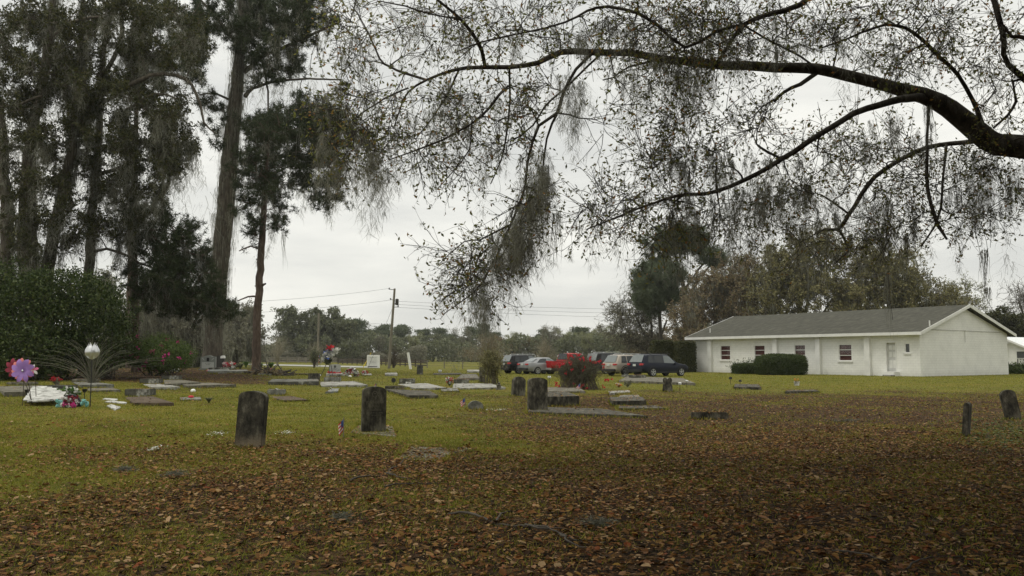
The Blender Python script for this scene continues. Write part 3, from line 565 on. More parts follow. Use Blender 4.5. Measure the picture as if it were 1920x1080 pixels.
tree('live_oak', 'massive dark oak with several moss hung trunks at the left edge', 'tree',
     [[(58, 700, 46, 44), (56, 560, 46, 36), (52, 440, 46, 34), (53, 330, 46, 26), (62, 240, 46, 20), (78, 160, 46, 17), (92, 80, 46, 15), (100, 0, 46, 12), (108, -60, 46, 8)],
      [(20, 700, 46, 30), (12, 560, 46, 26), (14, 420, 46, 24), (8, 330, 46, 20), (5, 260, 46, 17), (-10, 150, 46, 13)],
      [(96, 700, 46.5, 26), (85, 560, 46.5, 24), (100, 450, 46.5, 22), (118, 360, 46.5, 20), (135, 290, 46.5, 17), (140, 220, 46.5, 14), (150, 100, 46.5, 11), (155, 0, 46.5, 8)],
      [(92, 80, 46, 9), (120, 52, 45.5, 8), (150, 35, 45, 6), (200, 30, 44.5, 4)], [(140, 240, 46.5, 9), (180, 205, 46, 8), (230, 170, 45.5, 8), (280, 140, 45, 8), (330, 142, 45, 7), (360, 160, 45, 6), (375, 195, 45, 5), (382, 230, 45, 4), (405, 250, 45, 2.5)],
      [(20, 215, 46, 6), (40, 195, 45, 6), (80, 180, 44.5, 4)], [(330, 185, 45.3, 4), (290, 175, 45.5, 4), (240, 205, 46, 4)]],
     [(60, 120, 90, 60, 46, 3, 16), (120, 30, 90, 50, 46, 3, 18), (220, 30, 60, 45, 46, 3, 11), (40, 170, 70, 60, 45, 3, 16), (150, 170, 80, 50, 46, 3, 15), (230, 190, 70, 55, 46, 3, 14), (310, 220, 50, 45, 46, 2.5, 9), (60, 260, 70, 40, 45, 2.5, 7), (200, 270, 70, 40, 46, 3, 9), (300, 290, 70, 40, 46, 3, 9), (10, 60, 40, 60, 46, 2, 4), (320, 60, 60, 60, 46, 3, 9), (350, 120, 45, 50, 46, 2, 6), (130, 440, 60, 50, 45.5, 2, 6), (45, 330, 55, 50, 45, 2.5, 6), (100, 260, 60, 50, 45, 3, 7), (170, 80, 60, 50, 45.5, 3, 7), (40, 60, 60, 60, 45.5, 3, 7), (30, 400, 40, 60, 44.8, 1.2, 6), (105, 390, 40, 50, 44.8, 1.2, 7), (60, 470, 50, 35, 44.8, 1.2, 6)],
     34, 'bark_vine', 'leaf_dark', 'leaf', .15, 9, twigs=(7, .85), subs=(6, .5), tuft=(900, 1.1, 46, .011), moss=(260, .9, 14, .010, .08), step=.5, rmax=.09, sub_r=.010, wob=.03, trunk_moss=(3, 420, 1.3, 12, .14))
tree('live_oak', 'dark mossy oak with crooked limbs between the left edge and the leaning pine', 'tree',
     [[(158, 700, 49, 20), (165, 560, 49, 18), (170, 450, 49, 17), (178, 350, 49, 15), (185, 260, 49, 13), (188, 160, 49, 11), (200, 60, 49, 9), (226, -20, 49, 8)],
      [(172, 475, 49, 6), (200, 468, 48.5, 5), (232, 476, 48, 5), (262, 492, 47.5, 3)], [(180, 330, 49, 8), (230, 312, 48.5, 7), (270, 300, 48, 6), (310, 318, 47.5, 5), (316, 345, 47.3, 7), (300, 375, 47, 5)],
      [(185, 280, 49, 7), (240, 275, 48, 6), (290, 262, 47.5, 6), (330, 282, 47, 5), (365, 280, 46.6, 4)], [(245, 100, 49, 7), (250, 40, 49, 5), (232, -20, 49, 5)], [(190, 150, 49, 8), (225, 80, 49, 8), (228, 0, 49, 7), (228, -40, 49, 6)]],
     [(250, 250, 60, 50, 48, 3, 10), (200, 340, 60, 45, 48.5, 3, 11), (330, 240, 50, 40, 47.5, 2, 7), (330, 300, 50, 35, 47, 2, 7), (270, 350, 50, 40, 48, 2.5, 7), (120, 330, 45, 45, 48.5, 2, 5), (230, 120, 60, 60, 49, 3, 11), (290, 60, 60, 60, 49, 3, 10), (180, 420, 50, 40, 48, 2, 4), (250, 430, 45, 35, 48, 2, 4), (130, 130, 60, 60, 49, 3, 9), (150, 250, 50, 50, 49, 3, 7)],
     35, 'bark_vine', 'leaf_dark', 'leaf', .15, 9, twigs=(7, .8), subs=(6, .45), tuft=(1000, 1.2, 46, .011), moss=(260, 1.0, 14, .010, .08), step=.5, rmax=.09, sub_r=.010, wob=.03, trunk_moss=(1, 160, 1.2, 12, .12))
tree('pine_tree', 'straight far pine trunk with pale bark seen through the moss at left', 'tree',
     [[(242, 690, 66, 11), (244, 500, 66, 10), (250, 350, 66, 9), (256, 200, 66, 7), (262, 80, 66, 5), (266, 0, 66, 4)]],
     [(300, 30, 70, 50, 66, 3, 18), (330, 110, 50, 50, 66, 3, 14), (370, 90, 35, 50, 66, 3, 8), (280, 150, 50, 50, 66, 3, 12), (270, 400, 45, 40, 66, 2, 8), (355, 60, 40, 40, 66, 2, 8)],
     36, 'bark_pine', 'leaf_pine', 'needle', .42, 5, twigs=(4, 1.4), subs=(3, .6), step=.6, rmax=.08, sub_r=.014, tufts=10)

# ------------------------------------------------------------------ big shrubs
def shrub(name, label, cat, ells, leafm, leaf, n, seed, stems=14, base=None, flowers=None, shell=.55, barkm='bark_oak', group=None):
    """ells: (px,py,rx,ry,depth,ddepth) lobes of the shrub; leaves crowd towards the outside"""
    rng = np.random.default_rng(seed); e0 = ells[0]
    b = np.array(G(*base)) if base is not None else P(e0[0], e0[1], e0[4]); b[2] = Hz(b[0], b[1]); root = thing(name, label, cat, b, 0, group)
    tot = sum(e[2] * e[3] for e in ells); L = MB(); S = MB(); allp = []
    for (px, py, rx, ry, Yd, dd) in ells:
        c = P(px, py, Yd); k = int(n * rx * ry / tot); R = np.array([rx / FPX * Yd, dd, ry / FPX * Yd])
        d = nrm(rng.standard_normal((k, 3))); r = rng.uniform(shell, 1.0, k) ** .8
        if shell > .68 and shell != .7 or shell == .7: d = d / (np.abs(d) ** 5).sum(1, keepdims=True) ** .2 * .94
        am = .3 if shell > .75 else 1.0; lump = 1 + am * (.16 * np.sin(d[:, 0] * 6 + px) * np.sin(d[:, 2] * 7 + py) + .12 * np.sin(d[:, 0] * 15) * np.sin(d[:, 2] * 13 + 1) + .10 * np.sin(d[:, 0] * 31 + py) * np.sin(d[:, 2] * 27 + px))
        p = c + d * (r * lump)[:, None] * R; p = p[p[:, 2] > H(p[:, 0], p[:, 1])]; allp.append(p)
        q = c + nrm(rng.standard_normal((stems, 3))) * R * .85; q = q[q[:, 2] > b[2] + .1]
        kk = np.linspace(0, 1, 5)[:, None]; foot = np.array([c[0], c[1], b[2]])
        for t in q: S.tube((foot + rng.normal(0, .15, 3) * [1, 1, 0]) * (1 - kk) + t * kk + rng.normal(0, .08, (5, 3)) * kk - b, np.linspace(.03, .008, 5), 4)
    p = np.concatenate(allp)
    if shell < .75:                                      # stray shoots breaking the outline
        f0 = p[rng.integers(0, len(p), 260)]; up_ = nrm(rng.normal(0, .5, (260, 3)) + np.array([0, 0, .8])) * rng.uniform(.15, .7, (260, 1)); k5 = np.linspace(0, 1, 5)[None, :, None]; sp_ = f0[:, None] + up_[:, None] * k5 + rng.normal(0, .02, (260, 5, 3))
        S.tubes(sp_ - b, np.linspace(.006, .002, 5)[None] * np.ones((260, 1)), 3); p = np.vstack([p, np.repeat(sp_[:, 1:].reshape(-1, 3), 3, 0) + rng.normal(0, .05, (260 * 12, 3))])
    L.add(*leaves(p - b, leaf, rng, .55)); L.build('foliage', M[leafm], root); S.build('stems', M[barkm], root) if shell < .68 else None
    if flowers:
        mname, nf, fs, cond = flowers; fp = p[rng.integers(0, len(p), nf * 8)]; fp = fp[fp[:, 1] < np.median(p[:, 1]) + .1]; fp = fp[[cond(*q) for q in fp]][:nf] if cond else fp[:nf]
        fm = MB(); 
        for q in fp: fm.add(*leaves(np.repeat(q[None], 12, 0) + rng.normal(0, fs * .25, (12, 3)) - b + np.array([0, -.06, 0]), fs * .8, rng, .7))
        fm.build('blossom', M[mname], root)
    return root
shrub('evergreen_shrub', 'huge dark green shrub thicket filling the left edge behind the pinwheels', 'shrub',
      [(60, 610, 110, 110, 40, 2.6), (170, 600, 75, 90, 41, 2.4), (-40, 600, 80, 130, 40, 2.6), (120, 550, 90, 50, 41, 2.2), (200, 640, 50, 60, 41, 2), (40, 660, 90, 60, 38.5, 2)], 'leaf_shrub', .13, 60000, 41, 20, base=(100, 715))
shrub('azalea_bush', 'rounded green azalea bush dotted with magenta blossoms', 'bush', [(300, 664, 60, 34, 43, 1.5), (285, 668, 50, 26, 43, 1.5), (322, 672, 42, 26, 42.5, 1.4)], 'leaf_azalea', .075, 22000, 42, 8, base=(300, 700), flowers=('magenta', 42, .12, None))
for spec in [((1241, 668), 18.5, 29, 'tall clipped dark hedge block nearer the parked cars', 86, 1.2), ((1283, 669), 18, 28, 'tall clipped dark hedge block touching the white hall corner', 84, 1.2)]:
    (cx, cy), hw, hh, lb, Yd, dd = spec; rng = np.random.default_rng(int(cx)); c = P(cx, cy, Yd); n = 12000
    b = np.array([c[0], c[1], 0]); root = thing('clipped_hedge', lb, 'hedge', b, 0, 'tall clipped hedges by the hall'); R = np.array([hw / FPX * Yd, dd, (c[2] + hh / FPX * Yd) / 2])
    c = np.array([c[0], c[1], R[2]]); q = rng.uniform(-1, 1, (n, 3)); ax = rng.integers(0, 3, n); q[np.arange(n), ax] = np.sign(q[np.arange(n), ax]) * rng.uniform(.88, 1.0, n); q *= 1 - .05 * (np.abs(q).min(1, keepdims=True) > .8)
    q[:, 0] *= 1 - .04 * (q[:, 2] > .7)
    MB().add(*leaves(c + q * R - b, .13, rng, .6)).build('foliage', M['leaf_dark'], root); MB().box((0, 0, 0.02), (R[0] * 1.7, R[1] * 1.7, R[2] * 1.88)).build('inner_branches', M['leaf_dark'], root)

# ------------------------------------------------------------------ trees behind the hall
T = dict(bark='bark_far', step=.8, rmax=.16, tsides=6)
tree('pine_tree', 'tallest flat topped pine rising behind the clipped hedges', 'tree', [[(1290, 668, 128, 10), (1286, 600, 128, 9), (1282, 540, 128, 8), (1272, 500, 128, 6), (1262, 465, 128, 4)], [(1283, 545, 128, 5), (1310, 505, 128, 4), (1335, 478, 128, 3)], [(1284, 570, 128, 5), (1310, 525, 128, 4), (1330, 500, 128, 3)], [(1278, 520, 128, 4), (1245, 500, 128, 3), (1228, 492, 128, 2)]],
     [(1250, 462, 32, 14, 128, 3, 11), (1300, 458, 38, 14, 128, 3, 13), (1330, 490, 24, 10, 128, 2.5, 7), (1240, 498, 22, 10, 128, 2, 5), (1280, 440, 30, 10, 128, 2, 5)], 51, leafm='leaf_farpine', kind='needle', leaf=.75, nleaf=5, twigs=(5, 2), subs=(4, 1), sub_r=.02, tufts=10, **T)
tree('pine_tree', 'dense dark round pine behind the tall clipped hedges', 'tree', [[(1238, 672, 118, 8), (1238, 620, 118, 7), (1236, 570, 118, 6), (1236, 520, 118, 4)]],
     [(1238, 530, 38, 28, 118, 3, 24), (1225, 560, 30, 16, 118, 3, 10), (1255, 560, 28, 14, 118, 3, 8)], 52, leafm='leaf_farpine', kind='needle', leaf=.75, nleaf=5, twigs=(5, 2), subs=(4, 1), sub_r=.02, tufts=12, **T)
tree('bare_tree', 'pale thin leafed spreading tree left of the tall clipped hedges', 'tree', [[(1222, 680, 122, 8), (1221, 650, 122, 7), (1205, 620, 122, 5), (1190, 590, 122, 3)], [(1222, 655, 122, 6), (1222, 610, 122, 4), (1215, 570, 122, 3)], [(1222, 665, 122, 5), (1190, 645, 122, 4), (1165, 628, 122, 2)], [(1222, 660, 122, 5), (1240, 630, 122, 4), (1250, 600, 122, 3)]],
     [(1185, 600, 42, 45, 122, 4, 30), (1170, 640, 35, 28, 122, 4, 16), (1210, 580, 35, 35, 122, 4, 18), (1225, 640, 35, 30, 122, 4, 14)], 53, leafm='leaf_grey', leaf=.22, nleaf=5, twigs=(6, 2), subs=(6, 1), sub_r=.018, **T)
def big_oak(label, trunkx, base_y, ells, Yd, seed, leafm, mossn=220, nleaf=9, leaf=.3):
    lim = [[(trunkx, base_y, Yd, 16), (trunkx, base_y - 40, Yd, 13), (ells[0][0], ells[0][1], Yd, 8)]]
    for e in ells[1:]: lim.append([(trunkx, base_y - 35, Yd, 9), ((trunkx + e[0]) / 2, min(base_y - 45, (base_y + e[1]) / 2 - 10), Yd, 6), (e[0], e[1], Yd, 3)])
    return tree('live_oak', label, 'tree', lim, [(e[0], e[1], e[2], e[3], Yd + (e[5] if len(e) > 5 else 0), 4.5, e[4]) for e in ells], seed, leafm=leafm, leaf=leaf, nleaf=nleaf, twigs=(6, 1.9), subs=(5, .9), moss=(mossn, 1.7, 14, .03, .3), sub_r=.018, **T)
big_oak('brown mossy oak just behind the far left end of the hall roof', 1345, 680, [(1340, 560, 65, 55, 46), (1290, 600, 35, 50, 20, -3), (1300, 640, 35, 30, 14, -5), (1390, 530, 50, 45, 24), (1390, 590, 50, 40, 20, -3)], 112, 54, 'leaf_brown', 420)
big_oak('olive brown mossy oak rising highest behind the middle of the hall roof', 1500, 680, [(1500, 520, 75, 52, 50), (1450, 560, 60, 45, 30, -3), (1560, 560, 60, 45, 28, -3), (1530, 470, 55, 30, 20), (1430, 505, 45, 35, 20)], 110, 55, 'leaf_olive', 260)
big_oak('broad olive green oak behind the right half of the hall roof', 1680, 680, [(1660, 530, 70, 50, 44), (1620, 570, 55, 35, 24, -3), (1720, 560, 55, 40, 26), (1775, 580, 45, 32, 16), (1610, 490, 50, 35, 18), (1700, 505, 45, 30, 12)], 108, 56, 'leaf_olive', 200)
tree('bare_tree', 'thin pale tree behind the gable peak of the hall', 'tree', [[(1815, 680, 118, 6), (1813, 620, 118, 4), (1812, 560, 118, 2)]], [(1800, 560, 45, 35, 118, 3, 18), (1825, 590, 25, 25, 118, 3, 8)], 57, leafm='leaf_pale', leaf=.2, nleaf=4, twigs=(5, 1.6), subs=(5, .8), sub_r=.016, **T)
tree('cedar_tree', 'dark cedar above the corrugated metal roof', 'tree', [[(1890, 690, 112, 8), (1888, 640, 112, 6), (1886, 600, 112, 3)]], [(1885, 608, 24, 20, 112, 3, 18), (1915, 618, 30, 22, 112, 3, 18), (1870, 640, 22, 30, 112, 3, 12)], 58, leafm='leaf_dark', leaf=.28, nleaf=12, twigs=(6, 1.1), subs=(5, .6), sub_r=.016, **T)
tree('cedar_tree', 'small pointed cedar right of the gable peak', 'tree', [[(1858, 690, 110, 5), (1857, 640, 110, 4), (1856, 592, 110, 2)]], [(1857, 620, 12, 28, 110, 1.6, 16), (1858, 645, 17, 18, 110, 1.6, 10)], 59, leafm='leaf_dark', leaf=.24, nleaf=12, twigs=(5, .8), subs=(5, .5), sub_r=.016, **T)
tree('bare_tree', 'leafless grey tree at the right edge above the metal roof', 'tree', [[(1935, 690, 120, 8), (1930, 640, 120, 7), (1922, 600, 120, 5), (1912, 570, 120, 3)], [(1925, 620, 120, 5), (1950, 580, 120, 4)]], [(1905, 570, 32, 30, 120, 3, 16), (1940, 565, 35, 32, 120, 3, 12)], 60, leafm='leaf_grey', leaf=.16, nleaf=1, twigs=(6, 1.6), subs=(6, .9), sub_r=.016, **T)

# ------------------------------------------------------------------ trees beyond the fence at left
big_oak('large moss draped oak beyond the board fence right of the slender pine', 610, 684, [(610, 615, 42, 30, 34), (570, 620, 38, 32, 24), (645, 630, 32, 32, 22, -4), (590, 650, 40, 22, 14, -6), (640, 655, 30, 20, 10, -8), (540, 600, 25, 20, 10)], 224, 61, 'leaf_mid', 500, 9, .62)
big_oak('grey green mossy oak between the leaning pine and the slender pine', 440, 684, [(445, 620, 32, 35, 26), (420, 650, 30, 24, 16, -4), (470, 640, 28, 28, 14, -4), (455, 590, 30, 14, 8)], 120, 62, 'leaf_grey', 300, 8, .32)
big_oak('pale grey mossy oak seen behind the azalea bush', 345, 684, [(345, 610, 35, 45, 30), (310, 630, 32, 40, 22), (375, 640, 28, 34, 18), (290, 590, 28, 30, 12)], 84, 63, 'leaf_grey', 420, 7, .24)
big_oak('grey mossy oak behind the huge dark thicket', 240, 684, [(230, 600, 45, 45, 24), (200, 560, 40, 40, 14), (275, 570, 30, 35, 14)], 88, 64, 'leaf_grey', 260, 7, .26)
# ------------------------------------------------------------------ the distant line of trees: a few kinds, copied
def proto(name, kind, seed, h, wdt, leafm, leaf, n, shape):
    rng = np.random.default_rng(seed); root = thing(name, 'x', 'tree'); tr = MB(); k = np.linspace(0, 1, 6)
    tr.tube(np.stack([rng.normal(0, .1, 6) * k * 2, rng.normal(0, .1, 6) * k, k * h * .85], -1), np.linspace(.32, .08, 6), 6)
    lobes = []
    if shape == 'pine':
        for _ in range(17): z = rng.uniform(.45, 1) * h; r = wdt * .5 * (1.05 - (z / h - .5) * .9); a = rng.uniform(0, 2 * PI); lobes.append((math.cos(a) * r * rng.uniform(.2, .8), math.sin(a) * r * .6, z, wdt * rng.uniform(.22, .34), h * rng.uniform(.05, .09)))
    elif shape == 'round':
        for _ in range(18): a = rng.uniform(0, 2 * PI); z = rng.uniform(.3, .95); r = wdt * .5 * math.sqrt(max(.05, 1 - ((z - .55) / .5) ** 2)); lobes.append((math.cos(a) * r * rng.uniform(.2, .85), math.sin(a) * r * .8, z * h, wdt * rng.uniform(.12, .22), h * rng.uniform(.07, .12)))
    else:
        for _ in range(16): a = rng.uniform(0, 2 * PI); z = rng.uniform(.35, 1); r = wdt * .42 * math.sqrt(z); lobes.append((math.cos(a) * r * rng.uniform(.2, 1), math.sin(a) * r * .8, z * h, wdt * rng.uniform(.10, .18), h * rng.uniform(.06, .12)))
    pts = []
    for (x, y, z, r, rz) in lobes:
        q = nrm(rng.standard_normal((n // len(lobes), 3))) * rng.uniform(.3, 1.1, (n // len(lobes), 1)); pts.append(np.array([x, y, z]) + q * np.array([r, r, rz]))
        kk = np.linspace(0, 1, 4)[:, None]; a = np.array([0, 0, z * rng.uniform(.55, .85)]); tr.tube(a * (1 - kk) + np.array([x, y, z]) * kk, np.linspace(.12, .03, 4), 4)
        for _ in range(5): e = np.array([x, y, z]) + rng.normal(0, 1, 3) * np.array([r, r, rz]); tr.tube(np.array([x, y, z]) * (1 - kk) * .9 + e * kk + np.array([x, y, z]) * (1 - kk) * .1, np.linspace(.05, .015, 4), 3)
    tr.build('trunk', M['bark_far'], root); MB().add(*leaves(np.concatenate(pts), leaf, rng, .6)).build('crown', M[leafm], root); return root, h
PR = {}
PR['pine'] = [proto('pine_tree', 'pine', s, 14, 8, 'leaf_farpine', .5, 3600, 'pine') for s in (1, 2, 3)]
PR['oak'] = [proto('oak_tree', 'oak', s, 11, 13, l, .5, 4200, 'round') for s, l in ((4, 'leaf_mid'), (5, 'leaf_mid'), (6, 'leaf_brown'))]
PR['pale'] = [proto('budding_tree', 'pale', s, 12, 9, l, .34, 2600, 'vase') for s, l in ((7, 'leaf_pale'), (8, 'leaf_pale'), (9, 'leaf_grey'))]
LB = {'pine': 'one of the dark flat topped pines in the distant tree line', 'oak': 'one of the rounded dull green oaks in the distant tree line', 'pale': 'one of the pale budding trees in the distant tree line'}
used = {}
def far(kind, px, top, Yd, wf=1.0, v=None):
    rs = PR[kind]; v = (int(px * 7 + Yd) % len(rs)) if v is None else v; root, h = rs[v]; key = (kind, v)
    o = root if key not in used else copy_tree(root); used[key] = 1
    p = P(px, top, Yd); s = (p[2]) / h; o.location = (p[0], p[1], -.1); o.scale = (s * wf, s * wf, s); o.rotation_euler[2] = (px * 1.7) % 6.28
    o['label'] = LB[kind]; o['group'] = LB[kind].replace('one of the ', ''); o['category'] = 'tree'
rf = random.Random(4)
for px, t in ((668, 595), (655, 592), (693, 612), (718, 608), (722, 614), (748, 612), (757, 609), (792, 612), (824, 610), (846, 622), (885, 612), (905, 606), (925, 618), (1019, 617), (1086, 608), (1095, 614)): far('pine', px, t, rf.uniform(265, 300), 1.0 if px > 680 else 1.3)
for px, t in ((690, 630), (735, 634), (775, 628), (812, 626), (838, 630), (868, 632), (900, 625), (925, 628), (960, 634), (990, 632), (1015, 628), (1060, 630), (1100, 628), (1130, 626), (1160, 622), (1180, 640), (660, 640), (570, 590), (430, 585)): far('oak', px, t, rf.uniform(240, 270))
for px, t in ((960, 624), (1040, 613), (1055, 616), (1075, 624), (1120, 611), (1140, 612), (1150, 620), (870, 618), (710, 630), (780, 622), (1105, 616), (1000, 628), (1030, 616)): far('pale', px, t, rf.uniform(225, 255))
for px, t in ((1200, 620), (1230, 625), (1330, 600), (1260, 610)): far('oak', px, t, 170, 1.0)
rng = np.random.default_rng(5)
tk = MB(); n = 60000; u = rng.uniform(-.62, .62, n); yd = 232 + rng.uniform(0, 14, n) + 6 * np.sin(u * 30); x = u * yd; hh = 6.2 + 1.2 * np.sin(x * .11) + .9 * np.sin(x * .31 + 1) + .5 * np.sin(x * .9)
z = rng.uniform(0, 1, n) ** .8 * hh; tk.add(*leaves(np.stack([x, yd, z], -1), .75, rng, .6)); tag(tk.build('thicket', M['leaf_mid']), 'low grey green thicket running along the foot of the distant trees', 'thicket', kind='stuff')
tk = MB(); n = 26000; u = rng.uniform(-.36, -.10, n); yd = 219 + rng.uniform(0, 8, n); x = u * yd; hh = 2.6 + .9 * np.sin(x * .21) + .9 * np.sin(x * .5 + 1)
tk.add(*leaves(np.stack([x, yd, rng.uniform(0, 1, n) ** .8 * hh], -1), .45, rng, .6)); tag(tk.build('brush', M['leaf_grey']), 'dry grey green brush growing behind the board fence', 'undergrowth', kind='stuff')
# low planting along the tree line behind the left graves
tk = MB(); n = 30000; u = rng.uniform(-.55, -.335, n); yd = 82 + rng.uniform(0, 5, n); x = u * yd; hh = 1.5 + .5 * np.sin(x * .9) + .4 * np.sin(x * 2.3)
tk.add(*leaves(np.stack([x, yd, rng.uniform(0, 1, n) ** .8 * hh + H(x, yd)], -1), .16, rng, .5)); tag(tk.build('undergrowth', M['leaf_mid']), 'dull green undergrowth at the foot of the mossy pine', 'undergrowth', kind='stuff')

# ------------------------------------------------------------------ bare twiggy bushes
def fan_bush(name, label, cat, bx, by, hpx, wpx, nst, seed, mat_='twig', leafm=None, nleaf=0, leaf=.1, r=.01, curve=.5, sub=3, Yd=None, group=None, subl=.25, foot=0):
    rng = np.random.default_rng(seed); b = G(bx, by) if Yd is None else np.array([*P(bx, by, Yd)[:2], 0.]); b[2] = Hz(b[0], b[1]); s = b[1] / FPX
    root = thing(name, label, cat, b, 0, group); hh = hpx * s; ww = wpx / 2 * s
    k = np.linspace(0, 1, 7)[None, :, None]; a = rng.uniform(0, 2 * PI, nst); q = rng.uniform(0, 1, nst) ** .7
    end = np.stack([np.cos(a) * q * ww, np.sin(a) * q * ww * .7, hh * (1.02 - .55 * q ** 2) * rng.uniform(.7, 1.0, nst)], -1)
    p = end[:, None] * k; p[:, :, 2] += (4 * k * (1 - k))[:, :, 0] * curve * end[:, None, 2] * .35; p[:, :, :2] *= (.35 + .65 * k)
    p[:, :, :2] += rng.uniform(-1, 1, (nst, 1, 2)) * foot * ww * (1 - k * .8); p += rng.normal(0, .012, p.shape) * hh * k; p[:, :, :2] += rng.normal(0, .05, (nst, 1, 2)) * min(1, ww)
    S = MB(); S.tubes(p, np.linspace(r, r * .35, 7)[None] * np.ones((nst, 1)), 4)
    if sub: tw = sprout(p, sub, hh * subl, rng, 4, .8, .2, .3); S.tubes(tw, np.linspace(r * .5, r * .2, 4)[None] * np.ones((len(tw), 1)), 3)
    S.build('stems', M[mat_], root)
    if leafm:
        src = (tw if sub else p).reshape(-1, 3); pt = src[rng.integers(0, len(src), nleaf)]; MB().add(*leaves(pt + rng.normal(0, leaf * .6, pt.shape), leaf, rng, .5)).build('foliage', M[leafm], root)
    return root
fan_bush('ornamental_grass', 'pale dry arching stems fanning out behind the metal tulip spinner', 'plant', 172, 722, 98, 300, 64, 71, 'leaf_grey', r=.010, curve=.55, sub=0)
fb = fan_bush('bare_bush', 'pale bare fan shaped bush right of the slender pine', 'bush', 520, 686, 62, 62, 70, 72, 'twig', r=.02, sub=4)
fan_bush('bare_bush', 'bare fan shaped bush with green base in front of the board fence', 'bush', 590, 688, 50, 56, 60, 73, 'twig', r=.02, sub=3)
fan_bush('evergreen_clump', 'green upright clump growing inside the bare bush by the fence', 'plant', 589, 690, 34, 22, 60, 74, 'twig_dark', 'leaf_mid', 700, .2, r=.02, sub=3)
fan_bush('bare_bush', 'brownish bare bush left of the leaning white post', 'bush', 738, 690, 40, 70, 80, 75, 'twig_dark', r=.02, sub=4)
fan_bush('bare_tree', 'wide brownish twiggy small tree behind the dark stone and green shrub', 'tree', 915, 694, 64, 118, 120, 76, 'twig', 'leaf_brown', 2600, .15, r=.02, sub=7, Yd=92)
fan_bush('bare_bush', 'tan leafless bush behind the grey sedan', 'bush', 1020, 690, 52, 60, 80, 77, 'twig', 'leaf_brown', 500, .14, r=.022, sub=5, Yd=110)
fan_bush('garden_shrub', 'leafy green shrub with bare tips beside the tall dark grave post', 'bush', 921, 722, 62, 44, 60, 78, 'twig_dark', 'leaf_olive', 5200, .085, r=.010, sub=6, foot=.6)
def clump(label, bx, by, w_, h_, seed, m_='leaf_bright', group='strappy green clumps under the pines'):
    rng = np.random.default_rng(seed); b = G(bx, by); s = b[1] / FPX; root_n = 90; a = rng.uniform(0, 2 * PI, root_n); k = np.linspace(0, 1, 5)[None, :, None]
    end = np.stack([np.cos(a) * w_ * s * .5 * rng.uniform(.3, 1, root_n), np.sin(a) * w_ * s * .4, h_ * s * rng.uniform(.5, 1, root_n)], -1); p = end[:, None] * k; p[:, :, 2] += (4 * k * (1 - k))[:, :, 0] * .3 * h_ * s
    d = np.stack([-np.sin(a), np.cos(a), 0 * a], -1)[:, None] * (np.array([.02, .03, .028, .018, .003]) * s * 26)[None, :, None]
    V = np.stack([p + d, p - d], 2).reshape(-1, 3); i = np.arange(4); q = np.stack([2 * i, 2 * i + 1, 2 * i + 3, 2 * i + 2], -1)
    o = MB().add(V, (q[None] + (np.arange(root_n) * 10)[:, None, None]).reshape(-1, 4)).build('lily_clump', M[m_]); o.location = b; tag(o, label, 'plant', group)
clump('strappy green clump beside the red and white flowers', 450, 693, 26, 13, 81, 'leaf_mid'); clump('bright green clump left of the slender pine foot', 461, 690, 22, 13, 82)
clump('bright green clump touching the slender pine foot', 489, 691, 18, 11, 83); clump('bright green clump right of the slender pine foot', 508, 692, 22, 13, 84)
clump('small grass tuft beside the flat stone with red ornament', 392, 756, 26, 11, 85, 'leaf_mid', None); shrub('low_bush', 'low leafy bush below the window of the small building', 'bush', [(1890, 697, 12, 8, 76, 1), (1905, 696, 12, 9, 76, 1), (1920, 697, 12, 9, 76, 1)], 'leaf_shrub', .16, 4000, 45, 6, base=(1895, 704), shell=.4)
# rose bush
rb = fan_bush('rose_bush', 'twiggy rose bush covered in bright red roses', 'bush', 1085, 730, 64, 98, 340, 79, 'twig_dark', 'leaf_mid', 7000, .05, r=.008, sub=9, subl=.24, foot=.75, curve=.3)
rng = np.random.default_rng(9); rs = rb.location[1] / FPX; ro = MB()
for (px, py, n) in ((1075, 668, 6), (1083, 667, 5), (1092, 671, 4), (1056, 682, 5), (1048, 684, 4), (1066, 680, 3), (1105, 672, 4), (1110, 678, 4), (1125, 678, 5), (1095, 675, 3), (1046, 720, 4), (1047, 726, 3), (1131, 686, 3), (1093, 722, 5), (1102, 728, 5), (1136, 715, 6), (1141, 713, 4), (1130, 723, 4), (1076, 722, 3), (1094, 690, 2), (1060, 700, 2), (1070, 690, 2)):
    for _ in range(n // 2 + 1):
        c = P(px + rng.normal(0, 2.4), py + rng.normal(0, 2), rb.location[1] - .5 + rng.normal(0, .25)) - np.array(rb.location); ro.add(*leaves(np.repeat(c[None], 14, 0) + rng.normal(0, .018, (14, 3)), .06, rng, .8))
ro.build('blossom', M['rose'], rb)
# hedges in front of the hall
shrub('clipped_bush', 'large rounded clipped bush against the hall wall', 'bush', [(1463, 684, 44, 21, 72, 1.9), (1440, 686, 22, 18, 72, 1.7), (1487, 686, 21, 18, 72, 1.7)], 'leaf_shrub', .09, 60000, 43, 3, base=(1463, 704), shell=.8)
shrub('clipped_hedge', 'low clipped hedge beside the rounded bush at the hall', 'hedge', [(1388, 691.5, 14, 10, 76, 1), (1404, 691.5, 14, 10, 76, 1), (1419, 691.5, 14, 10, 76, 1)], 'leaf_shrub', .09, 26000, 44, 3, base=(1400, 702), shell=.7)
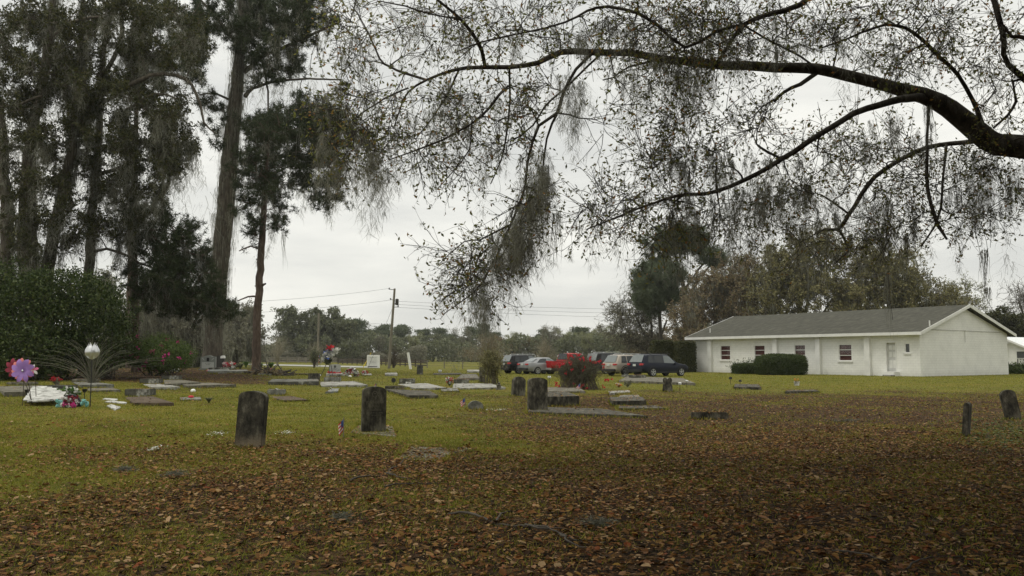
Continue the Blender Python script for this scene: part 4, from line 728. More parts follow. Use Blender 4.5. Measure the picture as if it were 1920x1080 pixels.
# ------------------------------------------------------------------ the white block hall
def block_mat(name, c1, c2):
    m, nt, o = newmat(name); b = nt.nodes.new('ShaderNodeBsdfPrincipled')
    f = ramp(nt, noise(nt, .8, 6, .7), [tuple(x * .9 for x in c1), c1, c2], [.3, .5, .7]); at = nt.nodes.new('ShaderNodeAttribute'); at.attribute_name = 'UVMap'
    tc = nt.nodes.new('ShaderNodeTexCoord'); br = nt.nodes.new('ShaderNodeTexBrick'); br.inputs['Scale'].default_value = 1; br.inputs['Brick Width'].default_value = .4; br.inputs['Row Height'].default_value = .2
    br.inputs['Mortar Size'].default_value = .008; br.inputs['Color1'].default_value = (1, 1, 1, 1); br.inputs['Color2'].default_value = (.965, .965, .965, 1); br.inputs['Mortar'].default_value = (.80, .80, .78, 1)
    nt.links.new(tc.outputs['UV'], br.inputs['Vector']); c = mixc(nt, 1.0, f, br.outputs['Color'], 'MULTIPLY')
    sp = nt.nodes.new('ShaderNodeSeparateXYZ'); nt.links.new(tc.outputs['UV'], sp.inputs[0])
    mr = nt.nodes.new('ShaderNodeMapRange'); mr.inputs['From Min'].default_value = .0; mr.inputs['From Max'].default_value = .45; mr.inputs['To Min'].default_value = .55; mr.inputs['To Max'].default_value = 0; nt.links.new(sp.outputs[1], mr.inputs['Value'])
    mu = nt.nodes.new('ShaderNodeMath'); mu.operation = 'MULTIPLY'; nt.links.new(mr.outputs[0], mu.inputs[0]); nt.links.new(noise(nt, 2.2, 5, .7), mu.inputs[1])
    c = mixc(nt, mu.outputs[0], c, (.30, .30, .24)); nt.links.new(c, b.inputs['Base Color']); b.inputs['Roughness'].default_value = .75
    nt.links.new(bump(nt, br.outputs['Fac'], .35, -.012), b.inputs['Normal']); nt.links.new(b.outputs[0], o.inputs[0]); return m
M['block'] = block_mat('block', (.76, .76, .715), (.82, .82, .775))
M['trim'] = surf('trim', [(.62, .62, .58), (.74, .74, .70)], 2, .6, 0)
M['doorp'] = surf('doorp', [(.50, .50, .47), (.58, .58, .55)], 2, .6, 0)
M['shingle'] = surf('shingle', [(.028, .028, .021), (.060, .059, .045), (.115, .112, .088)], 1.6, .95, .5, .02, [.25, .5, .75], sx=(1, 3, 1), detail=8)
M['metal_roof'] = plain('metal_roof', (.74, .76, .76), .35, .1)
M['blind'] = surf('blind', [(.045, .012, .010), (.085, .022, .018)], 3, .7, 0)
M['pane'] = plain('pane', (.05, .055, .055), .08, 0, .8)
C0 = G(1727, 706); L0 = G(1300, 697.2); C0[2] = L0[2] = 0
e1 = (L0 - C0); LEN = np.linalg.norm(e1); e1 /= LEN; e2 = np.array([-e1[1], e1[0], 0.]); e2 = e2 if e2[0] > 0 else -e2
def wt(px, o=C0, d=e1):                              # distance along a wall where this pixel column meets it
    u = (px - 960) / (FPX * CT); return (o[0] - u * o[1]) / (u * d[1] - d[0])
def wz(t, py, px, o=C0, d=e1):
    p = o + d * t; r = ray(px, py); return CAMZ + r[2] / r[1] * p[1]
WID = wt(1884, C0, e2)
hall = thing('church_hall', 'long low white block building with dark shingle roof at the right', 'building', C0, 0)
hm = Matrix(((-e1[0], e2[0], 0, C0[0]), (-e1[1], e2[1], 0, C0[1]), (0, 0, 1, 0), (0, 0, 0, 1)))   # local x: towards the near corner, y: into the building
def hp(t, n, z): return np.array([*(e1 * t + e2 * n)[:2], z])            # hall-local point: t along the long wall, n inwards
def quadwall(name, pts, uvs, mat_, parent):
    o = MB().add(np.array(pts), [list(range(len(pts)))]).build(name, mat_, parent); uv = o.data.uv_layers.new(name='UVMap')
    for lp in o.data.loops: uv.data[lp.index].uv = uvs[lp.vertex_index]
    return o
EZ = wz(0, 621.5, 1727); PK = 5.55; HALF = WID / 2
print('hall len', LEN, 'wid', WID, 'eave', EZ)
# long wall with real openings
wins = [(1348, 1367, 648, 675, 'w'), (1411, 1431.5, 647.5, 675, 'w'), (1486, 1507, 646.5, 675.5, 'w'), (1568.5, 1593.5, 645.5, 676.5, 'w'), (1658, 1675, 643, 696.5, 'd'), (1692, 1702, 643.5, 661.5, 's')]
op = []
for a, b_, y0, y1, k in wins:
    t1 = wt(a); t0 = wt(b_); m_ = (t0 + t1) / 2; px = (a + b_) / 2; op.append((t0, t1, wz(m_, y1, px), wz(m_, y0, px), k))
op.sort()
V = []; F = []; U = []
def q(t0, t1, z0, z1):
    k = len(V); V.extend([hp(t0, 0, z0), hp(t1, 0, z0), hp(t1, 0, z1), hp(t0, 0, z1)]); U.extend([(t0, z0), (t1, z0), (t1, z1), (t0, z1)]); F.append([k, k + 1, k + 2, k + 3])
t = 0
for t0, t1, z0, z1, k in op:
    q(t, t0, -.1, EZ); q(t0, t1, -.1, z0); q(t0, t1, z1, EZ); t = t1
q(t, LEN, -.1, EZ)
V = np.array(V); wo = MB().add(V, F).build('front_wall', M['block'], hall); uv = wo.data.uv_layers.new(name='UVMap')
for lp in wo.data.loops: uv.data[lp.index].uv = U[lp.vertex_index]
quadwall('gable_wall', [hp(0, 0, -.1), hp(0, WID, -.1), hp(0, WID, EZ), hp(0, HALF, PK - .12), hp(0, 0, EZ)], [(0, -.1), (WID, -.1), (WID, EZ), (HALF, PK), (0, EZ)], M['block'], hall)
quadwall('far_gable_wall', [hp(LEN, 0, -.1), hp(LEN, WID, -.1), hp(LEN, WID, EZ), hp(LEN, HALF, PK - .12), hp(LEN, 0, EZ)], [(0, -.1), (WID, -.1), (WID, EZ), (HALF, PK), (0, EZ)], M['block'], hall)
quadwall('back_wall', [hp(0, WID, -.1), hp(LEN, WID, -.1), hp(LEN, WID, EZ), hp(0, WID, EZ)], [(0, 0), (LEN, 0), (LEN, EZ), (0, EZ)], M['block'], hall)
RZ = math.atan2(-e1[1], -e1[0])
def hbox(mb, t0, t1, n0, n1, z0, z1):
    c = hp((t0 + t1) / 2, (n0 + n1) / 2, z0); mb.box(c, (abs(t1 - t0), abs(n1 - n0), z1 - z0), RZ); return mb
for a, b_ in ((1328, 1334.5), (1449, 1457), (1529, 1537), (1620, 1630)):
    t1, t0 = wt(a), wt(b_); hbox(MB(), t0, t1, -.28, -.003, -.1, EZ - .03).build('pilaster', M['trim'], hall)
for t0, t1, z0, z1, k in op:
    if k == 'd':
        f = MB(); hbox(f, t0 - .09, t0, -.03, .12, z0, z1 + .09); hbox(f, t1, t1 + .09, -.03, .12, z0, z1 + .09); hbox(f, t0, t1, -.03, .12, z1, z1 + .09); rvd = MB().add([hp(t0, .12, z0), hp(t0, .2, z0), hp(t0, .2, z1), hp(t0, .12, z1), hp(t1, .12, z0), hp(t1, .2, z0), hp(t1, .2, z1), hp(t1, .12, z1)], [[0, 1, 2, 3], [4, 7, 6, 5], [3, 2, 6, 7]]).build('reveal', M['trim'], hall)
        dd = hbox(MB(), t0, t1, .20, .24, z0, z1).build('door', M['white_worn'] if False else M['doorp'], hall); pn = MB(); w_ = t1 - t0; h_ = z1 - z0
        for i in range(2):
            for z_, hh in ((.12, .32), (.50, .22), (.76, .18)): hbox(pn, t0 + w_ * (.12 + .42 * i), t0 + w_ * (.46 + .42 * i), .185, .198, z0 + h_ * z_, z0 + h_ * (z_ + hh * .85))
        pn.build('panels', M['trim'], dd); MB().blob(hp(t1 - .1, .15, z0 + h_ * .46), (.035, .035, .035), sub=1).build('knob', M['lightmetal'], dd); f.build('door_frame', M['trim'], hall)
        hbox(MB(), t0 - .3, t1 + .3, -.75, -.004, -.05, z0 - .02).build('step', M['trim'], hall)
        hbox(MB(), t0 - .35, t1 - .2, -.95, -.76, -.05, .10).build('rubble_kerb', M['stone_pale'], hall); continue
    wd = hbox(MB(), t0, t1, .13, .16, z0, z1).build('window', M['blind'] if k == 'w' else M['pane'], hall)
    f = MB(); hbox(f, t0, t0 + .06, .02, .12, z0, z1); hbox(f, t1 - .06, t1, .02, .12, z0, z1); hbox(f, t0 + .06, t1 - .06, .02, .12, z0, z0 + .05); hbox(f, t0 + .06, t1 - .06, .02, .12, z1 - .05, z1)
    if k == 'w':
        for z_ in (1 / 3, 2 / 3): hbox(f, t0 + .06, t1 - .06, .03, .11, z0 + (z1 - z0) * z_ - .025, z0 + (z1 - z0) * z_ + .025)
    f.build('frame', M['white'], wd); hbox(MB(), t0 - .08, t1 + .08, -.07, .02, z0 - .13, z0 - .004).build('sill', M['trim'], wd)
    rv = MB(); rv.add([hp(t0, 0, z0), hp(t0, .16, z0), hp(t0, .16, z1), hp(t0, 0, z1), hp(t1, 0, z0), hp(t1, .16, z0), hp(t1, .16, z1), hp(t1, 0, z1)], [[0, 1, 2, 3], [4, 7, 6, 5], [3, 2, 6, 7]]).build('reveal', M['trim'], wd)
    if k == 'w': MB().add([hp(t0 + .05, .125, z0 + .05), hp(t1 - .05, .125, z0 + .05), hp(t1 - .05, .125, z1 - .05), hp(t0 + .05, .125, z1 - .05)], [[0, 1, 2, 3]]).build('glass', None, wd)
M['glassy'] = newmat('glassy')[0]; gm = M['glassy']; nt = gm.node_tree; o_ = [n for n in nt.nodes][0]
g1_ = nt.nodes.new('ShaderNodeBsdfGlossy'); g1_.inputs['Roughness'].default_value = .03; t1_ = nt.nodes.new('ShaderNodeBsdfTransparent'); m1_ = nt.nodes.new('ShaderNodeMixShader'); m1_.inputs[0].default_value = .07
nt.links.new(t1_.outputs[0], m1_.inputs[1]); nt.links.new(g1_.outputs[0], m1_.inputs[2]); nt.links.new(m1_.outputs[0], o_.inputs[0])
for o in bpy.data.objects:
    if o.name.startswith('glass') and o.type == 'MESH': o.data.materials.clear(); o.data.materials.append(gm)
# roof
OV = .55; sl = (PK - EZ) / HALF; zo = EZ - OV * sl; G0, G1 = -.45, LEN + .5
RT = .14
def slope(n0, n1, z0, z1, nm, mat_):
    V = [hp(G0, n0, z0), hp(G1, n0, z0), hp(G1, n1, z1), hp(G0, n1, z1)]; V += [v + np.array([0, 0, RT]) for v in V]
    return MB().add(V, [[0, 3, 2, 1], [4, 5, 6, 7], [0, 1, 5, 4], [1, 2, 6, 5], [2, 3, 7, 6], [3, 0, 4, 7]]).build(nm, mat_, hall)
slope(-OV, HALF, zo + .02, PK + .02, 'roof', M['shingle']); slope(WID + OV, HALF + .002, zo + .02, PK + .02, 'roof', M['shingle'])
fa = MB(); hbox(fa, G0 - .02, G1 + .02, -OV - .05, -OV - .003, zo - .09, zo + .15); fa.build('fascia', M['trim'], hall)
for gg in (G0 - .05, G1 + .003):
    for (n0, n1) in ((-OV - .05, HALF), (WID + OV + .05, HALF)):
        z0, z1 = zo - .02, PK + .02; V = []
        for tt in (gg, gg + .047): V += [hp(tt, n0, z0 - .08), hp(tt, n1, z1 - .08), hp(tt, n1, z1 + .17), hp(tt, n0, z0 + .17)]
        MB().add(V, [[0, 1, 2, 3], [7, 6, 5, 4], [0, 4, 5, 1], [1, 5, 6, 2], [2, 6, 7, 3], [3, 7, 4, 0]]).build('barge_board', M['trim'], hall)
so_ = MB(); hbox(so_, G0, G1, -OV, -.004, zo + .005, zo + .012); so_.build('soffit', M['trim'], hall)
for px, py in ((1318, 624), (1728, 605)):
    tt = wt(px); MB().tube([hp(tt, .9, EZ + .3), hp(tt, .9, EZ + .3 + .55)], .05, 8).build('vent_pipe', M['trim'], hall)
pg = MB(); n_ = wt(1805, C0, e2); za = wz(n_, 619, 1805, C0, e2); zb = wz(n_, 642, 1805, C0, e2); pg.tube([hp(-.05, n_, za), hp(-.05, n_, zb)], .03, 6); pg.build('conduit', M['trim'], hall)
pg = MB(); n1_ = wt(1870, C0, e2); pg.tube(smooth_line([[*hp(-.08, .2, wz(.2, 617, 1731, C0, e2)), .012], [*hp(-.08, n_, wz(n_, 620.5, 1805, C0, e2)), .012], [*hp(-.08, n1_, wz(n1_, 623.5, 1870, C0, e2)), .012]], .6)[:, :3], .014, 5); pg.build('cable', M['engrave_pale'], hall)
for t_ in (wt(1546), wt(1727) + .1): MB().tube([hp(t_, -.15, -.1), hp(t_, -.15, .55)], .03, 6).build('standpipe', M['trim'], hall)

# ------------------------------------------------------------------ the small building with the metal roof
A0 = np.array([(1878 - 960) / (FPX * CT) * 84, 84, 0.]); d1 = -e1
an = thing('small_building', 'small white building with corrugated metal roof at the right edge', 'building', A0, 0)
def ap(s, n, z): return np.array([*(d1 * s + e2 * n)[:2], z])
R0 = wz(0, 632, 1878, A0, d1)
t2 = wt(1920, A0, d1); R1 = wz(t2, 650, 1920, A0, d1); sl2 = (R0 - R1) / t2; SE = 3.6
quadwall('wall', [ap(-4.2, 0, -.1), ap(SE, 0, -.1), ap(SE, 0, R0 - sl2 * SE - .15), ap(0, 0, R0 - .15), ap(-4.2, 0, R0 - 1.6)], [(-4.2, -.1), (SE, -.1), (SE, 2), (0, 3.4), (-4.2, 2)], M['trim'], an)
quadwall('front_wall', [ap(SE, 0, -.1), ap(SE, 9, -.1), ap(SE, 9, R0 - sl2 * SE - .1), ap(SE, 0, R0 - sl2 * SE - .1)], [(0, -.1), (9, -.1), (9, 2), (0, 2)], M['trim'], an)
rm = MB(); nb = 44
for i in range(nb):                                                  # corrugated sheet
    n0 = -.35 + i * .22
    for (a_, b_, za_, zb_) in ((n0, n0 + .11, 0, .035), (n0 + .11, n0 + .22, .035, 0)):
        z0 = R0; z1 = R0 - sl2 * (SE + .5); rm.add([ap(0, a_, z0 + za_), ap(0, b_, z0 + zb_), ap(SE + .5, b_, z1 + zb_), ap(SE + .5, a_, z1 + za_)], [[0, 1, 2, 3]])
rm.build('metal_roof', M['metal_roof'], an)
V = []
for n_ in (-.40, -.352): V += [ap(-.02, n_, R0 - .17), ap(SE + .5, n_, R0 - sl2 * (SE + .5) - .17), ap(SE + .5, n_, R0 - sl2 * (SE + .5) + .03), ap(-.02, n_, R0 + .03)]
MB().add(V, [[0, 1, 2, 3], [7, 6, 5, 4], [0, 4, 5, 1], [1, 5, 6, 2], [2, 6, 7, 3], [3, 7, 4, 0]]).build('barge_board', M['trim'], an)
s0, s1 = wt(1901, A0, d1), wt(1915.5, A0, d1); z0, z1 = wz((s0 + s1) / 2, 689, 1908, A0, d1), wz((s0 + s1) / 2, 659, 1908, A0, d1)
RZ2 = math.atan2(d1[1], d1[0])
def abox(sa, sb, na, nb_, za_, zb_): return MB().box(ap((sa + sb) / 2, (na + nb_) / 2, za_), (sb - sa, nb_ - na, zb_ - za_), RZ2)
wv = abox(s0, s1, -.02, -.004, z0, z1).build('window', M['pane'], an)
f = MB()
for a_ in ((s0 - .06, s0, z0 - .06, z1 + .06), (s1, s1 + .06, z0 - .06, z1 + .06), (s0, s1, z0 - .06, z0), (s0, s1, z1, z1 + .06), (s0, s1, (z0 + z1) / 2 + .08, (z0 + z1) / 2 + .13)): f.box(ap((a_[0] + a_[1]) / 2, -.04, a_[2]), (a_[1] - a_[0], .06, a_[3] - a_[2]), RZ2)
f.build('frame', M['trim'], wv); abox(s0 + .1, s1 - .1, -.028, -.021, z0 + .03, (z0 + z1) / 2 + .05).build('curtain', M['white_worn'], wv)
lp = MB(); lp.box(ap(-.4, -.35, wz(0, 645, 1880, A0, d1)), (1.5, .7, .08), RZ2); lp.build('lean_to_roof', M['trim'], an)

# ------------------------------------------------------------------ cars
def paint(name, c, metal=.3): return surf(name, [tuple(x * .95 for x in c), tuple(min(1, x * 1.05) for x in c)], 2, .38, 0, metal=metal, spec=.22, coat=.08)
M['tyre'] = plain('tyre', (.012, .012, .012), .85); M['rim'] = plain('rim', (.50, .51, .51), .35, .7); M['carglass'] = plain('carglass', (.02, .024, .026), .1, 0, .5); M['carglass_light'] = plain('carglass_light', (.16, .18, .18), .12, 0, .5)
M['tail'] = plain('tail', (.42, .012, .012), .25, 0, .6, 0); M['headl'] = plain('headl', (.6, .62, .62), .15, .2); M['cladding'] = plain('cladding', (.02, .02, .02), .7); M['plate'] = plain('plate', (.55, .58, .56), .5)
def car(name, label, cat, pos, az, sta, L, W, body, wheels, wr=.34, rear_glass=(1, 2), sides=((2, 3), (3, 4)), tails=(.82, 1.0, .22), rails=True, rimw=True, clad=None, lift=0):
    """sta: (x, z_bottom, z_belt, z_top, half width, half width at the roof) from the tail (x=0) forwards"""
    r = thing(name, label, cat, pos, az - PI / 2 if False else 0, 'cars parked on the grass by the hall'); r.rotation_euler = (0, 0, PI / 2 - az)
    fine = []
    S = np.array(sta, float); xs = []
    for i in range(len(S) - 1): xs += list(np.linspace(S[i, 0], S[i + 1, 0], 3)[:-1])
    xs.append(S[-1, 0]); D = np.array([[x] + [np.interp(x, S[:, 0], S[:, k]) for k in range(1, 6)] for x in xs])
    V = []
    for x, zb, zl, zt, hw, ht in D:
        zt_ = max(zt, zl + .02); half = [(0, zb), (hw * .86, zb), (hw * .97, zb + .12), (hw, zb + (zl - zb) * .45), (hw * .985, zb + (zl - zb) * .8), (hw * .95, zl), (ht + .015, zt_ - .07 if zt_ - zl > .2 else zt_ - .008), (ht - .10, zt_ - .015 if zt_ - zl > .2 else zt_ - .003), (0, zt_)]
        full = half + [(-y, z) for y, z in half[-2:0:-1]]; V += [(x, y, z) for y, z in full]
    n = len(full); F = [[i * n + j, i * n + (j + 1) % n, (i + 1) * n + (j + 1) % n, (i + 1) * n + j] for i in range(len(D) - 1) for j in range(n)]
    mb = MB().add(V, F); k = (len(D) - 1) * n; mb.f.append([list(range(n - 1, -1, -1)), list(range(k, k + n))]); bo = mb.build('body', body, r, smooth=True, sharp=32)
    def side_pt(x, s, f): # on the glasshouse side
        zl, zt, hw, ht = [np.interp(x, S[:, 0], S[:, c]) for c in (2, 3, 4, 5)]; a = np.array([x, s * hw * .95, zl]); b_ = np.array([x, s * (ht + .015), zt - .07]); return a * (1 - f) + b_ * f + np.array([0, s * .012, .003])
    for (i, j, gm_) in sides:
        for s in (-1, 1):
            x0, x1 = i, j; q_ = [side_pt(x0[0], s, .06), side_pt(x1[0], s, .06), side_pt(x1[1], s, .93), side_pt((x0[1] + x1[1]) / 2, s, .95), side_pt(x0[1], s, .93)]
            MB().add(q_, [[0, 1, 2, 3, 4] if s < 0 else [4, 3, 2, 1, 0]]).build('side_window', M[gm_], r)
    a, b_ = rear_glass
    def top_pt(x, y, up=.014): 
        zt, ht = np.interp(x, S[:, 0], S[:, 3]), np.interp(x, S[:, 0], S[:, 5]); return np.array([x, y * (ht - .09), zt + up])
    dx = b_ - a; nn = (-.03, 0, .012)
    MB().add([top_pt(a, -1) + nn, top_pt(a, 1) + nn, top_pt(b_, .95) + nn, top_pt(b_, -.95) + nn], [[0, 3, 2, 1]]).build('rear_window', M['carglass_light' if name != 'pickup_truck' else 'carglass'], r)
    hw0 = S[0, 4]; tz0, tz1, tw = tails
    for s in (-1, 1):
        MB().box((.10, s * (hw0 - tw * .42), tz0), (.36, tw, tz1 - tz0), 0, .9).build('tail_light', M['tail'], r, smooth=False, bevel=.03)
        fx = S[-1, 0]; MB().box((fx - .22, s * (S[-1, 4] - .14), .62), (.36, .26, .16), 0, .85).build('headlight', M['headl'], r, bevel=.02)
        MB().box((L * .66, s * (W / 2 + .06), S[0, 2] + .04 if name != 'sedan' else .98), (.14, .2, .14)).build('mirror', body, r, bevel=.03)
    cm = M['cladding'] if clad is None else clad
    MB().box((-.05, 0, .36), (.16, W * .9, .2)).build('rear_bumper', cm, r, bevel=.04); MB().box((L - .04, 0, .30), (.14, W * .82, .24)).build('front_bumper', cm, r, bevel=.04)
    MB().box((-.065 + S[0, 0], 0, .80 if name != 'sedan' else .78), (.02, .32, .16)).build('number_plate', M['plate'], r)
    sk = MB(); [sk.box(((wheels[0] + wheels[1]) / 2, s * (W / 2 - .025), S[2, 1] - .02), (wheels[1] - wheels[0] - 2 * wr - .1, .07, .12)) for s in (-1, 1)]; sk.build('sill', cm, r)
    for x in wheels:
        for s in (-1, 1):
            Mx = Matrix.Rotation(-s * PI / 2, 3, 'X'); c = (x, s * (W / 2 - .20), wr)
            ar = MB(); an_ = np.linspace(-.12, PI + .12, 16); y_ = s * (W / 2 + .004)
            ar.add([(x + math.cos(t_) * (wr + q_), s * (W / 2 - q2), wr + math.sin(t_) * (wr + q_)) for q_, q2 in ((.0, .10), (.075, -.012), (.13, .02)) for t_ in an_], [[k_ * 16 + i_, k_ * 16 + i_ + 1, (k_ + 1) * 16 + i_ + 1, (k_ + 1) * 16 + i_] for k_ in range(2) for i_ in range(15)])
            ar.build('wheel_arch', cm if rails else body, r, smooth=True)
            w_ = MB(); w_.lathe(c, [(.02, 0), (wr - .03, 0), (wr, .03), (wr, .20), (wr - .03, .235), (wr * .70, .24), (wr * .66, .2), (.02, .19)], 24, Mx); wo_ = w_.build('wheel', M['tyre'], r, smooth=True, sharp=40)
            rm_ = MB(); rm_.lathe(c, [(.001, .225), (.055, .225), (.06, .20), (.061, .19)], 12, Mx)
            rm_.lathe(c, [(wr * .60, .21), (wr * .62, .238), (wr * .68, .241), (wr * .68, .2)], 24, Mx)
            for a_ in range(5):
                t_ = a_ * 2 * PI / 5 + .3
                for dt in (-.13, .13): rm_.bar((x + math.cos(t_) * .05, s * (W / 2 + .018), wr + math.sin(t_) * .05), (x + math.cos(t_ + dt) * wr * .62, s * (W / 2 + .026), wr + math.sin(t_ + dt) * wr * .62), .035, .035)
            rm_.build('rim', M['rim'], wo_)
    if rails:
        zt = S[:, 3].max(); x0, x1 = L * .2, L * .62
        for s in (-1, 1): 
            ra = MB(); hw_ = np.interp(L * .4, S[:, 0], S[:, 5]) - .1; ra.tube([(x0, s * hw_, zt - .03), (x0 + .15, s * hw_, zt + .05), (x1 - .15, s * hw_, zt + .05), (x1, s * hw_, zt - .04)], .022, 6); ra.build('roof_rail', M['lightmetal'] if rails == 'light' else M['black'], r)
    return r
def suv(L, W, Ht, belt=1.02):
    return [(0, .42, .86, .90, W * .46, W * .45), (.06, .34, belt - .02, belt + .03, W * .485, W * .44), (.42, .30, belt, Ht - .08, W * .5, W * .385), (.62, .28, belt, Ht - .01, W * .5, W * .38), (L * .4, .26, belt, Ht, W * .5, W * .38), (L * .56, .26, belt - .02, Ht - .03, W * .5, W * .37),
            (L * .76, .26, belt - .05, belt + .0, W * .5, W * .40), (L * .93, .28, belt - .15, belt - .12, W * .47, W * .40), (L * .985, .34, .75, .78, W * .42, W * .36), (L, .40, .62, .64, W * .36, W * .30)]
def suvsides(L, a='carglass', b='carglass'):
    return [((.55, .66), (L * .24, L * .235), a), ((L * .255, L * .25), (L * .43, L * .43), a), ((L * .445, L * .445), (L * .69, L * .58), b)]
def carpos(px, py): q_ = G(px, py); q_[2] = 0; return q_
AZ = math.radians(57)
def fwd(p, az, d, lat=0): return p + np.array([math.sin(az), math.cos(az), 0]) * d + np.array([math.cos(az), -math.sin(az), 0]) * lat
L_ = 4.9; p0 = carpos(1187, 706.2)
car('suv', 'dark navy people carrier with roof rails nearest the white hall', 'car', fwd(p0, AZ, 0.2, -.0), AZ, suv(L_, 1.86, 1.72), L_, 1.86, paint('navy', (.010, .013, .024)), (1.0, 3.92), .35, (.08, .42), suvsides(L_, 'carglass', 'carglass_light'), (.86, 1.02, .34), True)
L_ = 4.65; p0 = carpos(1142, 705)
car('suv', 'champagne beige crossover parked left of the navy people carrier', 'car', p0, AZ, suv(L_, 1.84, 1.68, 1.0), L_, 1.84, paint('beige', (.40, .355, .30), .35), (.92, 3.65), .36, (.08, .42), suvsides(L_), (.84, .98, .40), 'light')
L_ = 4.95; p0 = carpos(1106, 701)
car('suv', 'black suv half hidden behind the rose bush', 'car', p0, AZ, suv(L_, 1.95, 1.86, 1.08), L_, 1.95, paint('blackcar', (.012, .012, .012)), (1.0, 3.9), .38, (.08, .42), suvsides(L_), (.9, 1.1, .26), 'light')
L_ = 4.6; p0 = carpos(946, 700.5)
car('suv', 'black suv with silver roof rails at the left end of the parked cars', 'car', p0, AZ, suv(L_, 1.84, 1.68, 1.02), L_, 1.84, paint('blackcar2', (.014, .014, .015)), (.9, 3.6), .36, (.08, .42), suvsides(L_, 'carglass', 'carglass_light'), (.86, 1.02, .36), 'light')
L_ = 4.6; p0 = carpos(980, 701.5)
sed = [(0, .42, .80, .84, .80, .70), (.05, .30, .96, .99, .87, .74), (.55, .26, 1.0, 1.04, .90, .72), (1.25, .24, .99, 1.38, .905, .60), (1.7, .24, .97, 1.45, .905, .59), (2.4, .24, .95, 1.45, .905, .60), (3.3, .25, .93, .95, .90, .72), (4.2, .28, .80, .83, .86, .70), (4.52, .34, .64, .66, .74, .6), (4.6, .40, .56, .58, .64, .5)]
car('sedan', 'silver grey sedan parked between the black suv and the red pickup', 'car', p0, AZ, sed, L_, 1.81, paint('silver', (.30, .305, .31), .45), (.95, 3.65), .33, (.58, 1.22), [((.92, 1.35), (2.0, 1.98), 'carglass'), ((2.05, 2.05), (3.0, 2.55), 'carglass_light')], (.80, .93, .42), False, clad=M['cladding'])
L_ = 5.5; p0 = carpos(1023, 701.5)
pk = [(0, .60, 1.10, 1.12, .92, .90), (.03, .55, 1.12, 1.14, .95, .93), (1.6, .46, 1.12, 1.14, .97, .93), (1.78, .45, 1.12, 1.16, .97, .82), (1.92, .45, 1.14, 1.80, .97, .68), (2.6, .45, 1.14, 1.84, .97, .68), (3.4, .45, 1.12, 1.80, .97, .66), (4.05, .45, 1.08, 1.12, .97, .80), (5.2, .48, 1.0, 1.03, .94, .78), (5.45, .52, .85, .87, .86, .7), (5.5, .56, .7, .72, .8, .66)]
pt_ = car('pickup_truck', 'bright red pickup truck with its tailgate towards the rose bush', 'car', fwd(p0, AZ, 0), AZ, pk, L_, 1.94, paint('redcar', (.40, .012, .014), .1), (1.1, 4.5), .39, (1.80, 1.915), [((2.0, 2.02), (2.75, 2.75), 'carglass'), ((2.85, 2.85), (3.85, 3.35), 'carglass')], (.78, 1.08, .13), False, clad=M['lightmetal'])
bedm = MB(); bedm.box((.9, 0, 1.145), (1.5, 1.5, .012)); bedm.build('truck_bed', M['cladding'], pt_); tg_ = MB(); tg_.box((-.012, 0, .72), (.02, 1.5, .36)); tg_.build('tailgate', paint('redgate', (.36, .010, .012), .1), pt_, bevel=.008); tg_ = MB(); tg_.box((-.035, 0, .98), (.03, .26, .06)); tg_.build('tailgate_handle', M['cladding'], pt_)
# ------------------------------------------------------------------ graves
def poly_top(kind, w, h):
    x = w / 2
    if kind == 'seg': return [(-x, 0), (x, 0), (x, h * .90)] + [(x * math.cos(t) * 1.0, h * .90 + h * .10 * math.sin(t)) for t in np.linspace(.25, PI - .25, 9)] + [(-x, h * .90)]
    if kind == 'round': return [(-x, 0), (x, 0), (x, h - x * .7)] + [(x * math.cos(t), h - x * .7 + x * .7 * math.sin(t)) for t in np.linspace(.2, PI - .2, 9)] + [(-x, h - x * .7)]
    if kind == 'serp': return [(-x, 0), (x, 0), (x, h * .9), (x * .6, h * .92), (x * .3, h * .98), (0, h), (-x * .3, h * .98), (-x * .6, h * .92), (-x, h * .9)]
    if kind == 'shoulder': return [(-x, 0), (x, 0), (x, h * .82), (x * .92, h * .86), (x * .6, h * .97), (x * .3, h), (-x * .3, h), (-x * .6, h * .97), (-x * .92, h * .86), (-x, h * .82)]
    if kind == 'lobes':
        return [(-x, 0), (x, 0), (x * .86, h * .52), (x * .62, h * .56)] + [(x * .45 + x * .42 * math.cos(t), h * .80 + h * .20 * math.sin(t)) for t in np.linspace(-1.0, PI - .5, 8)] + [(0, h * .86)] + [(-x * .45 + x * .42 * math.cos(t), h * .80 + h * .20 * math.sin(t)) for t in np.linspace(.5, PI + 1.0, 8)] + [(-x * .62, h * .56), (-x * .86, h * .52)]
    return [(-x, 0), (x, 0), (x, h), (-x, h)]
def stone(name, label, cat, x0, x1, yb, yt, dep, kind, m, yaw=0, lean=0, pitch=0, group=None, bev=.012, Y=None, origin_sink=.03):
    """an upright stone: x0..x1 its width in the photograph at its foot, yb foot, yt top"""
    cx = (x0 + x1) / 2; b = G(cx, yb) if Y is None else P(cx, yb, Y); s = b[1] / FPX; w_ = (x1 - x0) * s; h_ = (yb - yt) * s
    w_ = max(.1, (w_ - dep * abs(math.sin(yaw))) / math.cos(yaw))
    o = MB().prism([(x, z - origin_sink) for x, z in poly_top(kind, w_, h_ + origin_sink)], dep).build(name, M[m], None, bevel=bev)
    o.location = b + np.array([0, dep / 2, 0]); o.rotation_euler = (pitch, lean, yaw); tag(o, label, cat, group); o['w'] = w_; o['h'] = h_; o['d'] = dep; return o
